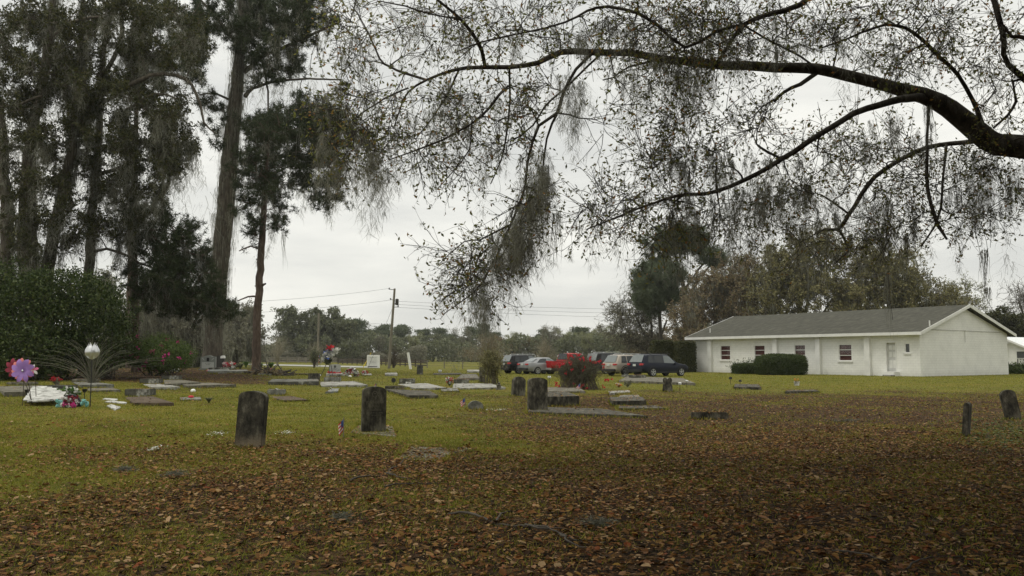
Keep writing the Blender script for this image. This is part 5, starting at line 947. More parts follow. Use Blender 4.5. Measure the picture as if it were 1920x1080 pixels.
def slab(name, label, cat, corners, h, m, group=None, bev=.01, taper=0):
    """a low slab whose footprint is given by its corners on the ground (front-left, front-right, back-right, back-left)"""
    q_ = np.array([G(*c) for c in corners]); c = q_.mean(0); q_ = q_ - c; lo = q_.copy(); lo[:, 2] = -.06; hi = q_ * (1 - taper); hi[:, 2] = h
    # the photograph shows the top: keep the footprint, raise the body
    o = MB().add(np.vstack([lo, hi]), [[3, 2, 1, 0], [4, 5, 6, 7], [0, 1, 5, 4], [1, 2, 6, 5], [2, 3, 7, 6], [3, 0, 4, 7]]).build(name, M[m], None, bevel=bev)
    o.location = (c[0], c[1], Hz(c[0], c[1])); tag(o, label, cat, group); return o
def marks(parent, lines, w_, y_, m='engrave_pale', th=.004, seed=0):
    """worn unreadable lettering: rows (z, half width, height) of small cut strokes"""
    rng = np.random.default_rng(seed); mb = MB()
    for z, hw, hh in lines:
        x = -hw
        while x < hw:
            k = rng.integers(0, 4); cw = hh * .62
            mb.box((x + .1 * cw, y_, z), (cw * .22, th, hh))
            if k in (0, 1): mb.box((x + .45 * cw, y_, z + hh * rng.choice([0., .42, .8])), (cw * .5, th, hh * .2))
            if k in (1, 2): mb.box((x + .75 * cw, y_, z), (cw * .2, th, hh * rng.choice([1., .5])))
            x += cw * (1.25 if rng.uniform() > .14 else 2.2)
    return mb.build('inscription', M[m], parent)
def text(parent, s, size, loc, m='engrave_pale', ext=.002, bold=0):
    cu = bpy.data.curves.new('lettering', 'FONT'); cu.body = s; cu.size = size; cu.extrude = ext; cu.align_x = 'CENTER'; cu.offset = bold
    t = bpy.data.objects.new('t', cu); COL.objects.link(t); me = bpy.data.meshes.new_from_object(t.evaluated_get(bpy.context.evaluated_depsgraph_get())); bpy.data.objects.remove(t)
    me.materials.clear(); me.materials.append(M[m]); o = bpy.data.objects.new('lettering', me); link(o, parent); o.location = loc; o.rotation_euler = (PI / 2, 0, 0); return o
m, nt, o = newmat('stone_foot'); b = nt.nodes.new('ShaderNodeBsdfPrincipled'); b.inputs['Roughness'].default_value = .9; b.inputs['Specular IOR Level'].default_value = .2
c = ramp(nt, noise(nt, 6, 7, .7, sx=(1, 1, .5)), [(.016, .016, .012), (.065, .06, .044), (.19, .18, .135)], [.36, .52, .68])
tc_ = nt.nodes.new('ShaderNodeTexCoord'); sp_ = nt.nodes.new('ShaderNodeSeparateXYZ'); nt.links.new(tc_.outputs['Object'], sp_.inputs[0]); ma = nt.nodes.new('ShaderNodeMath'); ma.operation = 'MULTIPLY_ADD'; ma.inputs[1].default_value = -4.5; ma.inputs[2].default_value = 1.15; nt.links.new(sp_.outputs[2], ma.inputs[0])
mb_ = nt.nodes.new('ShaderNodeMath'); mb_.operation = 'MULTIPLY_ADD'; mb_.inputs[1].default_value = 2.2; mb_.inputs[2].default_value = -1.1; nt.links.new(noise(nt, 4, 6, .7), mb_.inputs[0]); mc_ = nt.nodes.new('ShaderNodeMath'); mc_.operation = 'ADD'; mc_.use_clamp = True; nt.links.new(ma.outputs[0], mc_.inputs[0]); nt.links.new(mb_.outputs[0], mc_.inputs[1])
nt.links.new(mixc(nt, mc_.outputs[0], c, (.19, .155, .105)), b.inputs['Base Color']); nt.links.new(bump(nt, noise(nt, 25, 4), .8, .015), b.inputs['Normal']); nt.links.new(b.outputs[0], o.inputs[0]); M['stone_foot'] = m
HG = 'old weathered headstones'
a_ = stone('headstone', 'tall blackened headstone leaning right with pale stained foot', 'headstone', 438, 492, 840, 735, .17, 'seg', 'stone_foot', math.radians(-6), math.radians(3.6), 0, None)
st = stone('headstone', 'dark veteran headstone standing on a concrete pad beside a flag', 'headstone', 676, 722, 811, 726, .13, 'seg', 'stone_black', math.radians(22), math.radians(.6), 0, None)
w_, h_ = st['w'], st['h']; y_ = -.13 / 2 - .002
text(st, 'JOHNSON', w_ * .155, (0, y_, h_ * .63), 'engrave_pale'); marks(st, [(h_ * .56, w_ * .10, .03), (h_ * .47, w_ * .32, .035), (h_ * .41, w_ * .34, .03), (h_ * .36, w_ * .3, .03)], w_, y_, seed=2)
rg_ = MB(); rg_.tube([(math.cos(t) * w_ * .1, y_, h_ * .83 + math.sin(t) * w_ * .12) for t in np.linspace(0, 2 * PI, 20)], .006, 5); rg_.tube([(0, y_, h_ * .83 - w_ * .07), (0, y_, h_ * .83 + w_ * .07)], .005, 4); rg_.tube([(-w_ * .045, y_, h_ * .83 + w_ * .03), (w_ * .045, y_, h_ * .83 + w_ * .03)], .005, 4); rg_.build('emblem', M['engrave_pale'], st)
lc = MB(); rng = np.random.default_rng(3)
for x in (-.36, -.22, .02, .10, .3): lc.blob((x * w_, rng.uniform(-.03, .03), h_ * (1.0 - .5 * x * x) - .004), (.035, .03, .01), rng, .15, 1)
lc.build('lichen', M['stone_pale'], st)
slab('concrete_pad', 'cracked concrete pad under the dark veteran headstone', 'concrete pad', [(655, 812), (742, 820), (738, 800), (672, 797)], .012, 'concrete')
stone('headstone', 'broad black headstone leaning back left of a second stone', 'headstone', 958, 985, 743, 707, .22, 'shoulder', 'stone_black', math.radians(24), math.radians(5), math.radians(-4), HG)
hd = stone('headstone', 'black round shouldered headstone with lichen at the head of a raised slab', 'headstone', 989, 1027, 772, 709, .2, 'seg', 'stone_worn', math.radians(10), 0, 0, HG)
stone('headstone', 'dark double lobed headstone shaped like a heart', 'headstone', 1242, 1263, 735, 708, .18, 'lobes', 'stone_black', math.radians(-12), 0, 0, None)
stone('headstone', 'narrow leaning headstone in the dark grass at the lower right', 'headstone', 1808, 1830, 820, 756, .3, 'seg', 'stone_worn', math.radians(-38), math.radians(5), 0, None)
stone('headstone', 'rounded headstone tilting left at the right edge', 'headstone', 1890, 1918, 787, 731, .14, 'round', 'stone_worn', math.radians(-14), math.radians(-11), 0, None)
stone('headstone', 'low rounded grey stone sunk in the grass beside a small flag', 'headstone', 876, 906, 768, 752, .22, 'round', 'stone_grey', math.radians(8), math.radians(3), 0, None)
stone('headstone', 'squat square dark headstone at the end of a stained kerb', 'headstone', 577, 599, 716, 700, .16, 'flat', 'stone_worn', math.radians(18), 0, 0, None)
g_ = stone('headstone', 'big grey granite headstone with dark picture panel and pale inscription panel', 'headstone', 375, 403, 694, 666.5, .3, 'serp', 'granite', math.radians(6), 0, 0, None)
w_, h_ = g_['w'], g_['h']; y_ = -.16
pl = MB(); pl.box((0, y_, h_ * .12), (w_ * .80, .012, h_ * .42)); pl.build('inscription_panel', M['granite_lt'], g_); pl = MB(); pl.box((0, y_, h_ * .60), (w_ * .17, .014, h_ * .24)); pl.build('picture_panel', M['black'], g_)
marks(g_, [(h_ * .42, w_ * .16, .07), (h_ * .34, w_ * .10, .06)], w_, y_ - .009, 'engrave', seed=4)
for s in (-1, 1):
    ev = MB(); ev.bar((s * w_ * .40, y_ + .005, h_ * .82), (s * w_ * .28, y_ + .005, h_ * .70), .03); ev.bar((s * w_ * .33, y_ + .005, h_ * .80), (s * w_ * .24, y_ + .005, h_ * .66), .02); ev.build('carved_spray', M['granite_lt'], g_)
gb_ = G(389, 695); bs = MB(); bs.box((0, 0, -.05), (w_ * 1.25, .55, .12)); bso = bs.build('plinth', M['granite'], g_, bevel=.01); bso.location = (0, 0, 0)
d_ = stone('headstone', 'rough black slab headstone with a white cap standing on it', 'headstone', 405, 420, 692, 668, .3, 'flat', 'dark_stone', math.radians(6), 0, 0, None)
cp_ = stone('cap', 'white cap resting on the rough black headstone', 'cap', 413, 420.5, 671.2, 666.8, .3, 'round', 'white', 0, 0, 0, None, .02, Y=float(G(412, 692)[1]))
slab('ledger_stone', 'pale grey granite ledger in front of the big granite headstone', 'grave slab', [(389, 700), (427, 700), (424, 694), (389, 694)], .12, 'granite')
s_ = stone('headstone', 'small pale veteran headstone with round emblem behind red flowers', 'headstone', 617, 638, 702, 683, .2, 'seg', 'granite_lt', math.radians(8), 0, 0, None)
w_, h_ = s_['w'], s_['h']; y_ = -.102; marks(s_, [(h_ * .52, w_ * .22, .055), (h_ * .40, w_ * .36, .055), (h_ * .22, w_ * .16, .04)], w_, y_, 'engrave', seed=5)
e_ = MB(); e_.tube([(math.cos(t) * w_ * .07, y_, h_ * .77 + math.sin(t) * w_ * .09) for t in np.linspace(0, 2 * PI, 20)], .018, 5); e_.bar((0, y_, h_ * .71), (0, y_, h_ * .83), .03); e_.build('emblem', M['engrave'], s_)
slab('ledger_stone', 'white ledger under the small pale veteran headstone', 'grave slab', [(611, 706), (655, 706), (646, 702), (612, 702)], .13, 'stone_pale')
stone('headstone', 'small white weathered headstone streaked with black', 'headstone', 781, 793, 702, 684.5, .2, 'seg', 'stone_stained', math.radians(10), 0, 0, None)
stone('grave_post', 'tall dark rough grave post beside the green garden shrub', 'headstone', 898, 909, 718, 689, .3, 'flat', 'stone_worn', math.radians(10), math.radians(1), 0, None)
# low markers with ledgers behind or before them
MK = [  # x0,x1,yb,yt,depth,mat,yaw,label
    (232, 281, 744.5, 730, .55, 'stone_stained', -.12, 'grey topped dark marker block heading a brown ledger beside the white tablets'),
    (260, 297, 721, 710.5, .55, 'stone_stained', -.12, 'white topped dark marker block with rust coloured stains'),
    (301, 334, 713.5, 704.5, .55, 'stone_stained', -.10, 'pale topped dark marker block at the head of the long far ledger'),
    (82, 133, 738.5, 723, .5, 'stone_stained', -.08, 'grey topped dark marker block behind the flower hoop'),
    (133, 175, 718.5, 711, .7, 'concrete', -.1, 'flat concrete marker block under the dry arching stems'),
    (10, 55, 723.5, 717, .7, 'concrete', -.1, 'brown concrete marker block behind the pinwheels'),
    (605, 637, 717, 707.5, .7, 'stone_grey', .1, 'grey sloping marker at the head of the snowy white ledger'),
    (747, 777, 720.5, 710.5, .7, 'stone_stained', .06, 'white topped dark marker behind the sun shaped ornament'),
    (850, 879, 720.5, 711.5, .6, 'stone_stained', .05, 'dark marker between white flowers and the long white ledger'),
    (721, 757, 731.5, 724, .4, 'stone_worn', .05, 'long black marker right behind the dark veteran headstone'),
    (1182, 1212, 712.5, 703.5, .9, 'stone_stained', .18, 'marker with bright white top on the far right grave platform'),
    (1168, 1186, 707.5, 703, .9, 'stone_grey', .18, 'smaller marker half behind the bright topped one on the grave platform'),
    (390, 426, 696.5, 689.5, .7, 'stone_stained', .05, 'long dark marker block right of the red and white flowers'),
    (455, 481, 702, 696, .6, 'concrete', .1, 'small square concrete block beside the heap of dry branches'),
    (497, 532, 741.5, 731, .6, 'stone_grey', .15, 'broken grey marker behind the dried flowers'),
    (551, 577, 703.5, 700.5, .6, 'stone_worn', .0, 'low flat dark marker left of the squat square headstone'),
    (1297, 1366, 786.5, 773.5, .12, 'stone_black', .0, 'long black footstone lying across the leaf litter'),
]
for x0, x1, yb, yt, dp, m_, yw, lb in MK: stone('grave_marker', lb, 'grave marker', x0, x1, yb, yt, dp, 'flat', m_, yw, 0, 0, 'low grave markers', .015)
SL = [  # corners front-left, front-right, back-right, back-left, height, mat, label
    ([(250, 761), (326, 762), (287, 745), (232, 746)], .07, 'slab_brown', 'brown mossy ledger sloping right from its marker near the white tablets'),
    ([(284, 731), (338, 731), (300, 721.5), (264, 722)], .08, 'stone_pale', 'pale ledger with reddish stains below the rust marked block'),
    ([(309, 727), (376, 723), (338, 713.5), (306, 714)], .10, 'concrete', 'long grey ledger behind the rust marked block'),
    ([(352, 729), (443, 727), (392, 720.5), (330, 721)], .10, 'concrete', 'darker long ledger ending at the yellow tuft'),
    ([(151, 728), (214, 728), (176, 718.5), (134, 719)], .10, 'stone_grey', 'grey raised ledger under the dry arching stems'),
    ([(165, 736), (226, 735), (212, 728.5), (160, 729)], .05, 'concrete', 'flat concrete step before the raised ledger'),
    ([(8, 745), (100, 742), (80, 724.5), (-15, 726)], .10, 'concrete', 'broad weathered ledger behind the pinwheel stems'),
    ([(247, 692.5), (291, 692.5), (275, 687), (248, 687)], .10, 'stone_grey', 'far grey ledger beside the azalea bush'),
    ([(310, 697.5), (337, 697.5), (337, 693.5), (310, 693.5)], .10, 'white_worn', 'small white marker slab in front of the azalea bush'),
    ([(392, 700.5), (466, 700.5), (462, 696.5), (392, 696.5)], .12, 'stone_grey', 'stained low kerb under the long dark marker block'),
    ([(484, 704), (514, 704), (508, 700), (487, 700)], .08, 'stone_grey', 'thin grey plate in the grass right of the concrete block'),
    ([(502, 722), (598, 723), (596, 716), (510, 714)], .15, 'stone_stained', 'long stained raised kerb left of the squat square headstone'),
    ([(602, 726), (690, 726), (664, 717), (598, 717)], .07, 'stone_pale', 'snowy white ledger right of the squat square headstone'),
    ([(532, 754), (578, 753), (548, 744.5), (500, 745)], .05, 'slab_brown', 'rusty brown ledger behind the tall leaning headstone'),
    ([(610, 738), (634, 737), (637, 730), (622, 730)], .06, 'granite', 'flat blue grey stone tablet in the grass'),
    ([(780, 731.5), (838, 731.5), (800, 721), (742, 722)], .08, 'stone_pale', 'white ledger below the marker with white flowers'),
    ([(766, 748), (822, 748), (806, 738), (722, 733)], .12, 'stone_worn', 'blackened stepped ledger below the long black marker'),
    ([(848, 731), (948, 730), (918, 721.5), (850, 721)], .08, 'stone_pale', 'long white ledger reaching towards the green garden shrub'),
    ([(826, 735.5), (861, 735.5), (858, 729.5), (828, 729.5)], .06, 'stone_grey', 'short grey kerb stone in the grass'),
    ([(856, 713), (900, 713), (893, 704), (866, 704)], .12, 'concrete', 'brown flat ledger left of the dark grave post'),
    ([(876, 699), (905, 699), (898, 696), (876, 696)], .15, 'stone_pale', 'far pale marker slab behind the dark grave post'),
    ([(990, 776), (1215, 785), (1130, 770), (992, 765)], .06, 'stone_worn', 'long low blackened grave base scattered with leaves'),
    ([(1014, 763), (1086, 761), (1062, 750), (993, 752)], .30, 'stone_black', 'raised black slab on the long low grave base'),
    ([(1028, 738), (1098, 738), (1085, 730), (1024, 730)], .10, 'concrete', 'brown kerb under the rose bush'),
    ([(1143, 741), (1183, 738), (1180, 735), (1140, 737)], .08, 'stone_pale', 'thin white edged slab right of the rose bush'),
    ([(1158, 749), (1202, 748), (1198, 743), (1162, 743.5)], .05, 'stone_grey', 'pale flat stone half buried behind the black slab'),
    ([(1148, 762), (1212, 761), (1206, 753), (1143, 753)], .16, 'stone_black', 'small raised black slab in the middle of the litter'),
    ([(1160, 769), (1250, 769), (1230, 763), (1160, 764)], .05, 'stone_worn', 'sunken mossy kerb in front of the small black slab'),
    ([(1160, 717.5), (1304, 723), (1280, 713), (1176, 709)], .14, 'concrete', 'wide dark grave platform in front of the parked crossover'),
    ([(1376, 730.5), (1428, 731), (1422, 725), (1378, 724.5)], .12, 'stone_black', 'small dark ledger between the garden lights and the hall'),
    ([(1472, 738.5), (1536, 737.5), (1530, 734.5), (1476, 735.5)], .10, 'stone_black', 'sunken dark ledger right of the orange flower pot'),
    ([(722, 705), (746, 705), (744, 701), (722, 701)], .10, 'stone_pale', 'flat pale marker in the grass below the white sign'),
    ([(678, 705), (698, 705), (696, 702), (678, 702)], .08, 'stone_pale', 'flat pale marker under the red and white flowers right of the wreath'),
    ([(337, 752), (378, 752), (376, 746), (337, 746)], .04, 'stone_grey', 'flat grey stone with a red ornament on it'),
    ([(812, 703), (866, 703), (864, 700.6), (812, 700.6)], .06, 'stone_worn', 'thin dark kerb right of the small white streaked headstone'),
    ([(745, 862), (832, 868), (850, 842), (770, 838)], .015, 'concrete', 'broken concrete slab buried under leaves in the foreground'),
    ([(850, 850), (892, 846), (878, 838), (840, 842)], .012, 'concrete', 'second broken concrete piece showing through the leaves'),
]
for cs, h_, m_, lb in SL: slab('ledger_stone', lb, 'grave slab', cs, h_, m_, 'flat grave slabs')

# ------------------------------------------------------------------ flowers, flags and ornaments
def wild(label, cx, yb, w_, seed):
    rng = np.random.default_rng(seed); b = G(cx, yb); s = b[1] / FPX; n = 70; q_ = rng.normal(0, .3, (n, 3)) * [w_ * s, .5, 0]; q_[:, 2] = H(b[0] + q_[:, 0], b[1] + q_[:, 1]) - b[2] + rng.uniform(.03, .07, n)
    r = thing('wild_flowers', label, 'flowers', b, 0, 'tiny white wildflowers'); MB().add(*leaves(q_, .028, rng, .8, (0, -.5, 1))).build('blossom', M['petal_white'], r); MB().add(*leaves(q_ - [0, 0, .03], .05, rng, .2, (0, 0, 1))).build('stems', M['leaf_bright'], r)
def bouquet(name, label, cat, cx, yb, w_, h_, cols, seed, green='leaf_mid', n=16, group='flower arrangements on the graves', fs=None):
    rng = np.random.default_rng(seed); b = G(cx, yb); s = b[1] / FPX; W_, H_ = w_ * s, h_ * s; r = thing(name, label, cat, b, 0, group)
    fs = fs or max(.04, W_ * .13); st_ = MB(); k = np.linspace(0, 1, 4)[:, None]; P_ = []
    for _ in range(n * len(cols)):
        a = rng.uniform(-1, 1, 3); P_.append(np.array([a[0] * W_ * .48, a[1] * W_ * .3, H_ * (.35 + .3 * (a[2] + 1))]))
    for p in P_: st_.tube(np.zeros(3) * (1 - k) + p * k, .008, 4)
    st_.build('stems', M['leaf_mid'], r)
    L = MB(); q_ = rng.uniform(-1, 1, (60, 3)) * np.array([W_ * .45, W_ * .3, H_ * .35]) + np.array([0, 0, H_ * .4]); L.add(*leaves(q_, fs * 1.3, rng, .4)); L.build('greenery', M[green], r)
    for i, c in enumerate(cols):
        f = MB()
        for p in P_[i::len(cols)]: f.add(*leaves(np.repeat(p[None], 14, 0) + rng.normal(0, fs * .28, (14, 3)), fs, rng, .8))
        f.build('blossom', M[c], r)
    return r
bouquet('flower_bouquet', 'red flowers standing behind the grey marker and flower hoop', 'flowers', 104, 722, 18, 15, ['rose'], 1)
bouquet('flower_bouquet', 'red and white flowers between the black headstone and the long marker', 'flowers', 432, 694, 24, 15, ['rose', 'petal_white'], 2, n=12)
bouquet('flower_bouquet', 'pink and white flowers right beside the rough black headstone', 'flowers', 421, 696, 9, 18, ['petal_white', 'pink'], 3)
bouquet('flower_bouquet', 'red flower row along the foot of the small pale veteran headstone', 'flowers', 627, 703.4, 26, 3.5, ['red'], 4, n=30, fs=.12)
bouquet('flower_bouquet', 'red and white flowers on a flat marker right of the wreath', 'flowers', 683, 703, 12, 8, ['petal_white', 'red'], 5)
bouquet('flower_bouquet', 'white bloom resting on the marker behind the sun ornament', 'flowers', 766, 721.5, 9, 5, ['petal_white'], 6)
bouquet('flower_bouquet', 'white and red flowers leaning left of the dark marker', 'flowers', 843, 724, 14, 17, ['petal_white', 'rose'], 7)
bouquet('flower_bouquet', 'orange and white flowers on the grass right of the rose bush', 'flowers', 1160, 727, 10, 9, ['orange', 'petal_white'], 8)
bouquet('flower_bouquet', 'dried pale flowers on the broken grey marker', 'flowers', 513, 741, 16, 12, ['leaf_grey', 'petal_white'], 9, n=8)
bouquet('flower_bouquet', 'silvery grey plant on the front of the grave platform', 'plant', 1177, 726, 15, 13, ['leaf_grey'], 10, 'moss')
fp = bouquet('flower_pot', 'orange flowers in a small white pot on the lawn before the hall', 'flower pot', 1494, 723, 8, 13, ['orange'], 11, n=10)
MB().lathe((0, 0, 0), [(.01, 0), (.12, 0), (.16, .22), (.14, .22), (.12, .18), (.01, .18)], 14).build('pot', M['white_worn'], fp)
bouquet('flower_bouquet', 'tiny pink flowers at the corner of the granite ledger', 'flowers', 390, 698, 5, 4, ['pink'], 12, n=8)
bouquet('flower_bouquet', 'dried flowers on top of the heap of dry branches', 'flowers', 503, 699, 12, 9, ['coral_' if False else 'leaf_brown', 'pink'], 13, n=6)
bouquet('flower_bouquet', 'small white artificial flowers left of the blackened ledger', 'flowers', 616, 731, 12, 5, ['petal_white'], 14, n=4)
wild('patch of tiny white wildflowers right of the low rounded stone', 930, 771, 34, 15)
wild('tiny white wildflowers in the grass right of the tall leaning headstone', 535, 815, 26, 16)
wild('tiny white wildflowers left of the tall leaning headstone', 410, 816, 26, 17)
wild('tiny white wildflowers in the leaf litter at left', 290, 846, 20, 18)
# wreath
wr = thing('wreath', 'round red white and black wreath leaning in the grass beside the pale ledger', 'wreath', G(659, 706)); s = wr.location[1] / FPX; rng = np.random.default_rng(5); R_ = 9.5 * s
t = rng.uniform(-.35, PI + .35, 260); p = np.stack([np.cos(t) * R_, rng.normal(0, .05, 260), np.sin(t) * R_ * 1.0 + 1.5 * s], -1) + rng.normal(0, .045, (260, 3))
MB().tube([(math.cos(a) * R_, 0, math.sin(a) * R_ + 1.5 * s) for a in np.linspace(-.3, PI + .3, 20)], .07, 6).build('ring', M['leaf_dark'], wr)
for cn, sl_ in (('petal_white', slice(0, 90)), ('red', slice(90, 140)), ('black', slice(140, 190)), ('leaf_mid', slice(190, 260))):
    f = MB(); 
    for q_ in p[sl_]: f.add(*leaves(np.repeat(q_[None], 6, 0) + rng.normal(0, .02, (6, 3)), .14, rng, .8))
    f.build('blossom' if 'leaf' not in cn else 'greenery', M[cn], wr)
o = MB().blob((0, 0, .0), (3.6 * s, 2.6 * s, 2.4 * s), None, 0, 3).build('globe_ornament', M['white'], None, smooth=True); o.location = G(658, 706) + np.array([0, -.35, 0]); tag(o, 'white dome resting in front of the wreath', 'ornament')
for px, py, r, lb in ((362, 735, 4.6, 'white ball lying alone in the grass at left'), (600, 705, 2.2, 'small white ball beside the squat square headstone')):
    b = G(px, py); s = b[1] / FPX; o = MB().blob((0, 0, 0), (r * s, r * s, r * s * .9), None, 0, 3).build('ball', M['white'], None, smooth=True); o.location = b + np.array([0, 0, r * s * .4]); tag(o, lb, 'ball')
# flags on sticks
def flag(label, px, yb, yt, wpx, seed, droop=.5, group='small flags stuck in the grass', dirx=-1):
    b = G(px, yb); s = b[1] / FPX; Hh = (yb - yt) * s; W_ = wpx * s; r = thing('small_flag', label, 'flag', b, 0, group)
    MB().tube([(0, 0, -.05), (0, 0, Hh)], .005 + .0003 * b[1], 6).build('stick', M['pole_wood'], r)
    n = 9; fh = Hh * .55; st_ = {'red': MB(), 'white': MB(), 'blue': MB()}; K = 8
    def pt(u, v): return np.array([dirx * (u * W_ * (1 - .2 * v)), .03 * math.sin(u * 6) * .7, Hh - .02 - v * fh - u * W_ * droop * 1.2])
    for j in range(7):
        for k in range(K):
            u0, u1 = k / K, (k + 1) / K; v0, v1 = j / 7, (j + 1) / 7; c = 'blue' if (u0 < .42 and j < 4) else ('red' if j % 2 == 0 else 'white'); st_[c].add([pt(u0, v0), pt(u1, v0), pt(u1, v1), pt(u0, v1)], [[0, 1, 2, 3]])
    st_['red'].build('red_stripes', M['red'], r); st_['white'].build('white_stripes', M['petal_white'], r); st_['blue'].build('blue_canton', M['blue'], r); return r
flag('small drooping striped flag on the grass left of the dark veteran headstone', 644, 822, 784, 10, 1, .9)
flag('small striped flag left of the low rounded grey stone', 872, 765, 745, 9, 2, .6)
flag('faded striped flag leaning on the raised black slab', 991, 770, 750, 5, 3, .8, dirx=1)
flag('faded striped flag fallen at the foot of the rose bush', 1088, 733, 718, 7, 4, .8)
flag('striped flag standing by the board fence', 600, 688, 664, 5, 5, .7)
flag('tiny dark blue flag tip behind the dark veteran headstone', 705, 740, 718, 3, 6, .9)
# pinwheels
def pinwheel(label, px, py, r_px, yb, sx_, mats, seed, n=8, Yoff=0, tilt=0, group='pinwheels'):
    b = G(sx_, yb); b[1] += Yoff; s = b[1] / FPX; c = P(px, py, b[1]) - b; R_ = r_px * s; r = thing('pinwheel', label, 'pinwheel', b, 0, group)
    MB().tube([(0, 0, -.05), (c[0] * .4, .02, c[2] * .5), (c[0], .03, c[2])], .010, 6).build('stem', M['rust'], r)
    for k in range(n):
        a = k * 2 * PI / n + tilt; q_ = []
        for f, w2, yy in ((.06, .05, 0), (.35, .26, -.05), (.65, .34, -.09), (.88, .22, -.06), (1.0, .0, -.01)):
            ca, sa = math.cos(a), math.sin(a); q_.append([(c[0] + (f * ca - w2 * 1.15 * sa * .8) * R_, yy * R_ * 1.8 - .01, c[2] + (f * sa + w2 * 1.15 * ca * .8) * R_), (c[0] + (f * ca + w2 * .5 * sa) * R_, yy * R_ * .3 - .03, c[2] + (f * sa - w2 * .5 * ca) * R_)])
        V = np.array(q_).reshape(-1, 3); o = MB().add(V, [[0, 1, 3, 2], [2, 3, 5, 4], [4, 5, 7, 6], [6, 7, 9, 8]]).build('petal', M[mats[k % len(mats)]], r, smooth=True)
    MB().blob((c[0], -.05, c[2]), (R_ * .09, R_ * .06, R_ * .09), sub=2).build('hub', M['lightmetal'], r, smooth=True); return r
pinwheel('dark red pinwheel half behind the large purple one', 29, 690, 19, 762, 40, ['darkred'], 1, 8, .6, .2)
pinwheel('coral pinwheel peeking out above and below the purple one', 44, 693, 22, 762, 44, ['coral'], 2, 8, .45, .1)
pinwheel('large purple pinwheel on a thin stake at the left edge', 44, 695, 23, 761, 46, ['purple'], 3, 8, -.1, .35)
pinwheel('pink and cream pinwheel tip right of the purple pinwheel', 63, 694, 11, 757, 52, ['pink', 'petal_white'], 4, 6, .45, .3)
# metal tulip spinner
b = G(169, 763); s = b[1] / FPX; c = P(173, 660, b[1]) - b; tu = thing('tulip_spinner', 'polished metal tulip shaped spinner on a black rod', 'garden ornament', b)
MB().tube([(0, 0, -.05), (0, 0, c[2] * .5), (c[0], 0, c[2] - 10 * s)], .014, 8).build('rod', M['black'], tu)
for k in range(6):
    pr = [(.05, -14), (.55, -11), (.92, -5), (1.0, 0), (.93, 5), (.70, 10), (.52, 14), (.62, 18)]; V = []
    for rr_, zz in pr:
        for j in (-1, -.5, 0, .5, 1):
            a = k * PI / 3 + j * .5 * (1 if zz < 12 else (.55 if zz < 16 else .08)) + .3 + zz * .012; rad = rr_ * 12.5 * s * (1 + .04 * (1 - j * j)); V.append((c[0] + math.cos(a) * rad, math.sin(a) * rad, c[2] + zz * s))
    F = [[i * 5 + j, i * 5 + j + 1, i * 5 + j + 6, i * 5 + j + 5] for i in range(len(pr) - 1) for j in range(4)]
    MB().add(V, F).build('petal', M['lightmetal'], tu, smooth=True)
# flower hoop in front of the grey marker
b = G(133, 763); s = b[1] / FPX; hp_ = thing('hoop_ornament', 'round black hoop filled with dark red flowers against the white boards', 'garden ornament', b); R_ = 17 * s; rng = np.random.default_rng(6)
MB().tube([(math.cos(t) * R_, 0, math.sin(t) * R_ * .95 + 6 * s) for t in np.linspace(-.4, PI + .4, 26)], .03, 8).build('ring', M['black'], hp_, smooth=True); MB().tube([(-R_ * .95, 0, 7 * s), (R_ * .95, 0, 7 * s)], .02, 6).build('cross_bar', M['black'], hp_)
f = MB(); q_ = np.stack([rng.uniform(-.8, .8, 60) * R_, rng.normal(0, .04, 60), rng.uniform(6, 17, 60) * s], -1); [f.add(*leaves(np.repeat(x[None], 6, 0) + rng.normal(0, .02, (6, 3)), .07, rng, .8)) for x in q_[:34]]; f.build('blossom', M['darkred'], hp_)
f = MB(); [f.add(*leaves(np.repeat(x[None], 6, 0) + rng.normal(0, .02, (6, 3)), .06, rng, .8)) for x in q_[34:]]; f.build('blossom', M['petal_white'], hp_)
MB().box((0, .05, .0), (R_ * 1.7, .05, 7 * s)).build('board', M['black'], hp_)
for px, lb in ((110, 'crumpled teal bow left of the black hoop'), (158, 'crumpled teal bow right of the black hoop')):
    b = G(px, 764); s = b[1] / FPX; rng = np.random.default_rng(px); mb = MB()
    for _ in range(9): mb.blob(rng.uniform(-1, 1, 3) * np.array([5, 3, 5]) * s + np.array([0, 0, 7 * s]), (3.2 * s, 1.6 * s, 3.4 * s), rng, .22, 2)
    o = mb.build('bow', M['teal'], None); o.location = b; tag(o, lb, 'ribbon bow', 'teal bows beside the hoop')
pz = bouquet('flower_bouquet', 'bright green leafy artificial plant above the black hoop', 'plant', 130, 746, 40, 18, ['leaf_bright', 'petal_white'], 20, 'leaf_bright', 18)
bouquet('flower_bouquet', 'white and magenta flowers low in front of the black hoop', 'flowers', 126, 765, 30, 7, ['magenta', 'petal_white'], 21, n=6)
# white boards and tablets
wb = MB(); rng = np.random.default_rng(12); cc = G(82, 752)
for i, (a_, b_) in enumerate((((58, 757), (74, 742)), ((66, 761), (84, 742)), ((76, 762), (94, 743)), ((86, 762), (104, 744)), ((98, 761), (110, 748)))):
    p0, p1 = G(*a_) - cc, G(*b_) - cc; wb.bar(p0 + [0, 0, .10 + .02 * i], p1 + [0, 0, .30 - .02 * i], .42, .03)
o = wb.build('board_pile', M['white_worn']); o.location = cc; tag(o, 'heap of peeling white boards lying behind the pinwheel stems', 'boards')
for cs, lb in (([(192, 750), (218, 752.5), (221, 750), (196, 746.5)], 'white tablet lying farthest back right of the tulip spinner rod'), ([(196, 754.5), (236, 758.5), (238, 756.5), (206, 751)], 'long white tablet with a pale blue smear'), ([(200, 762), (216, 770.5), (226, 765), (208, 758.5)], 'rounded white tablet nearest the camera beside the brown ledger')):
    slab('white_tablet', lb, 'tablet', cs, .03, 'white_worn', 'white tablets on the grass', .006)
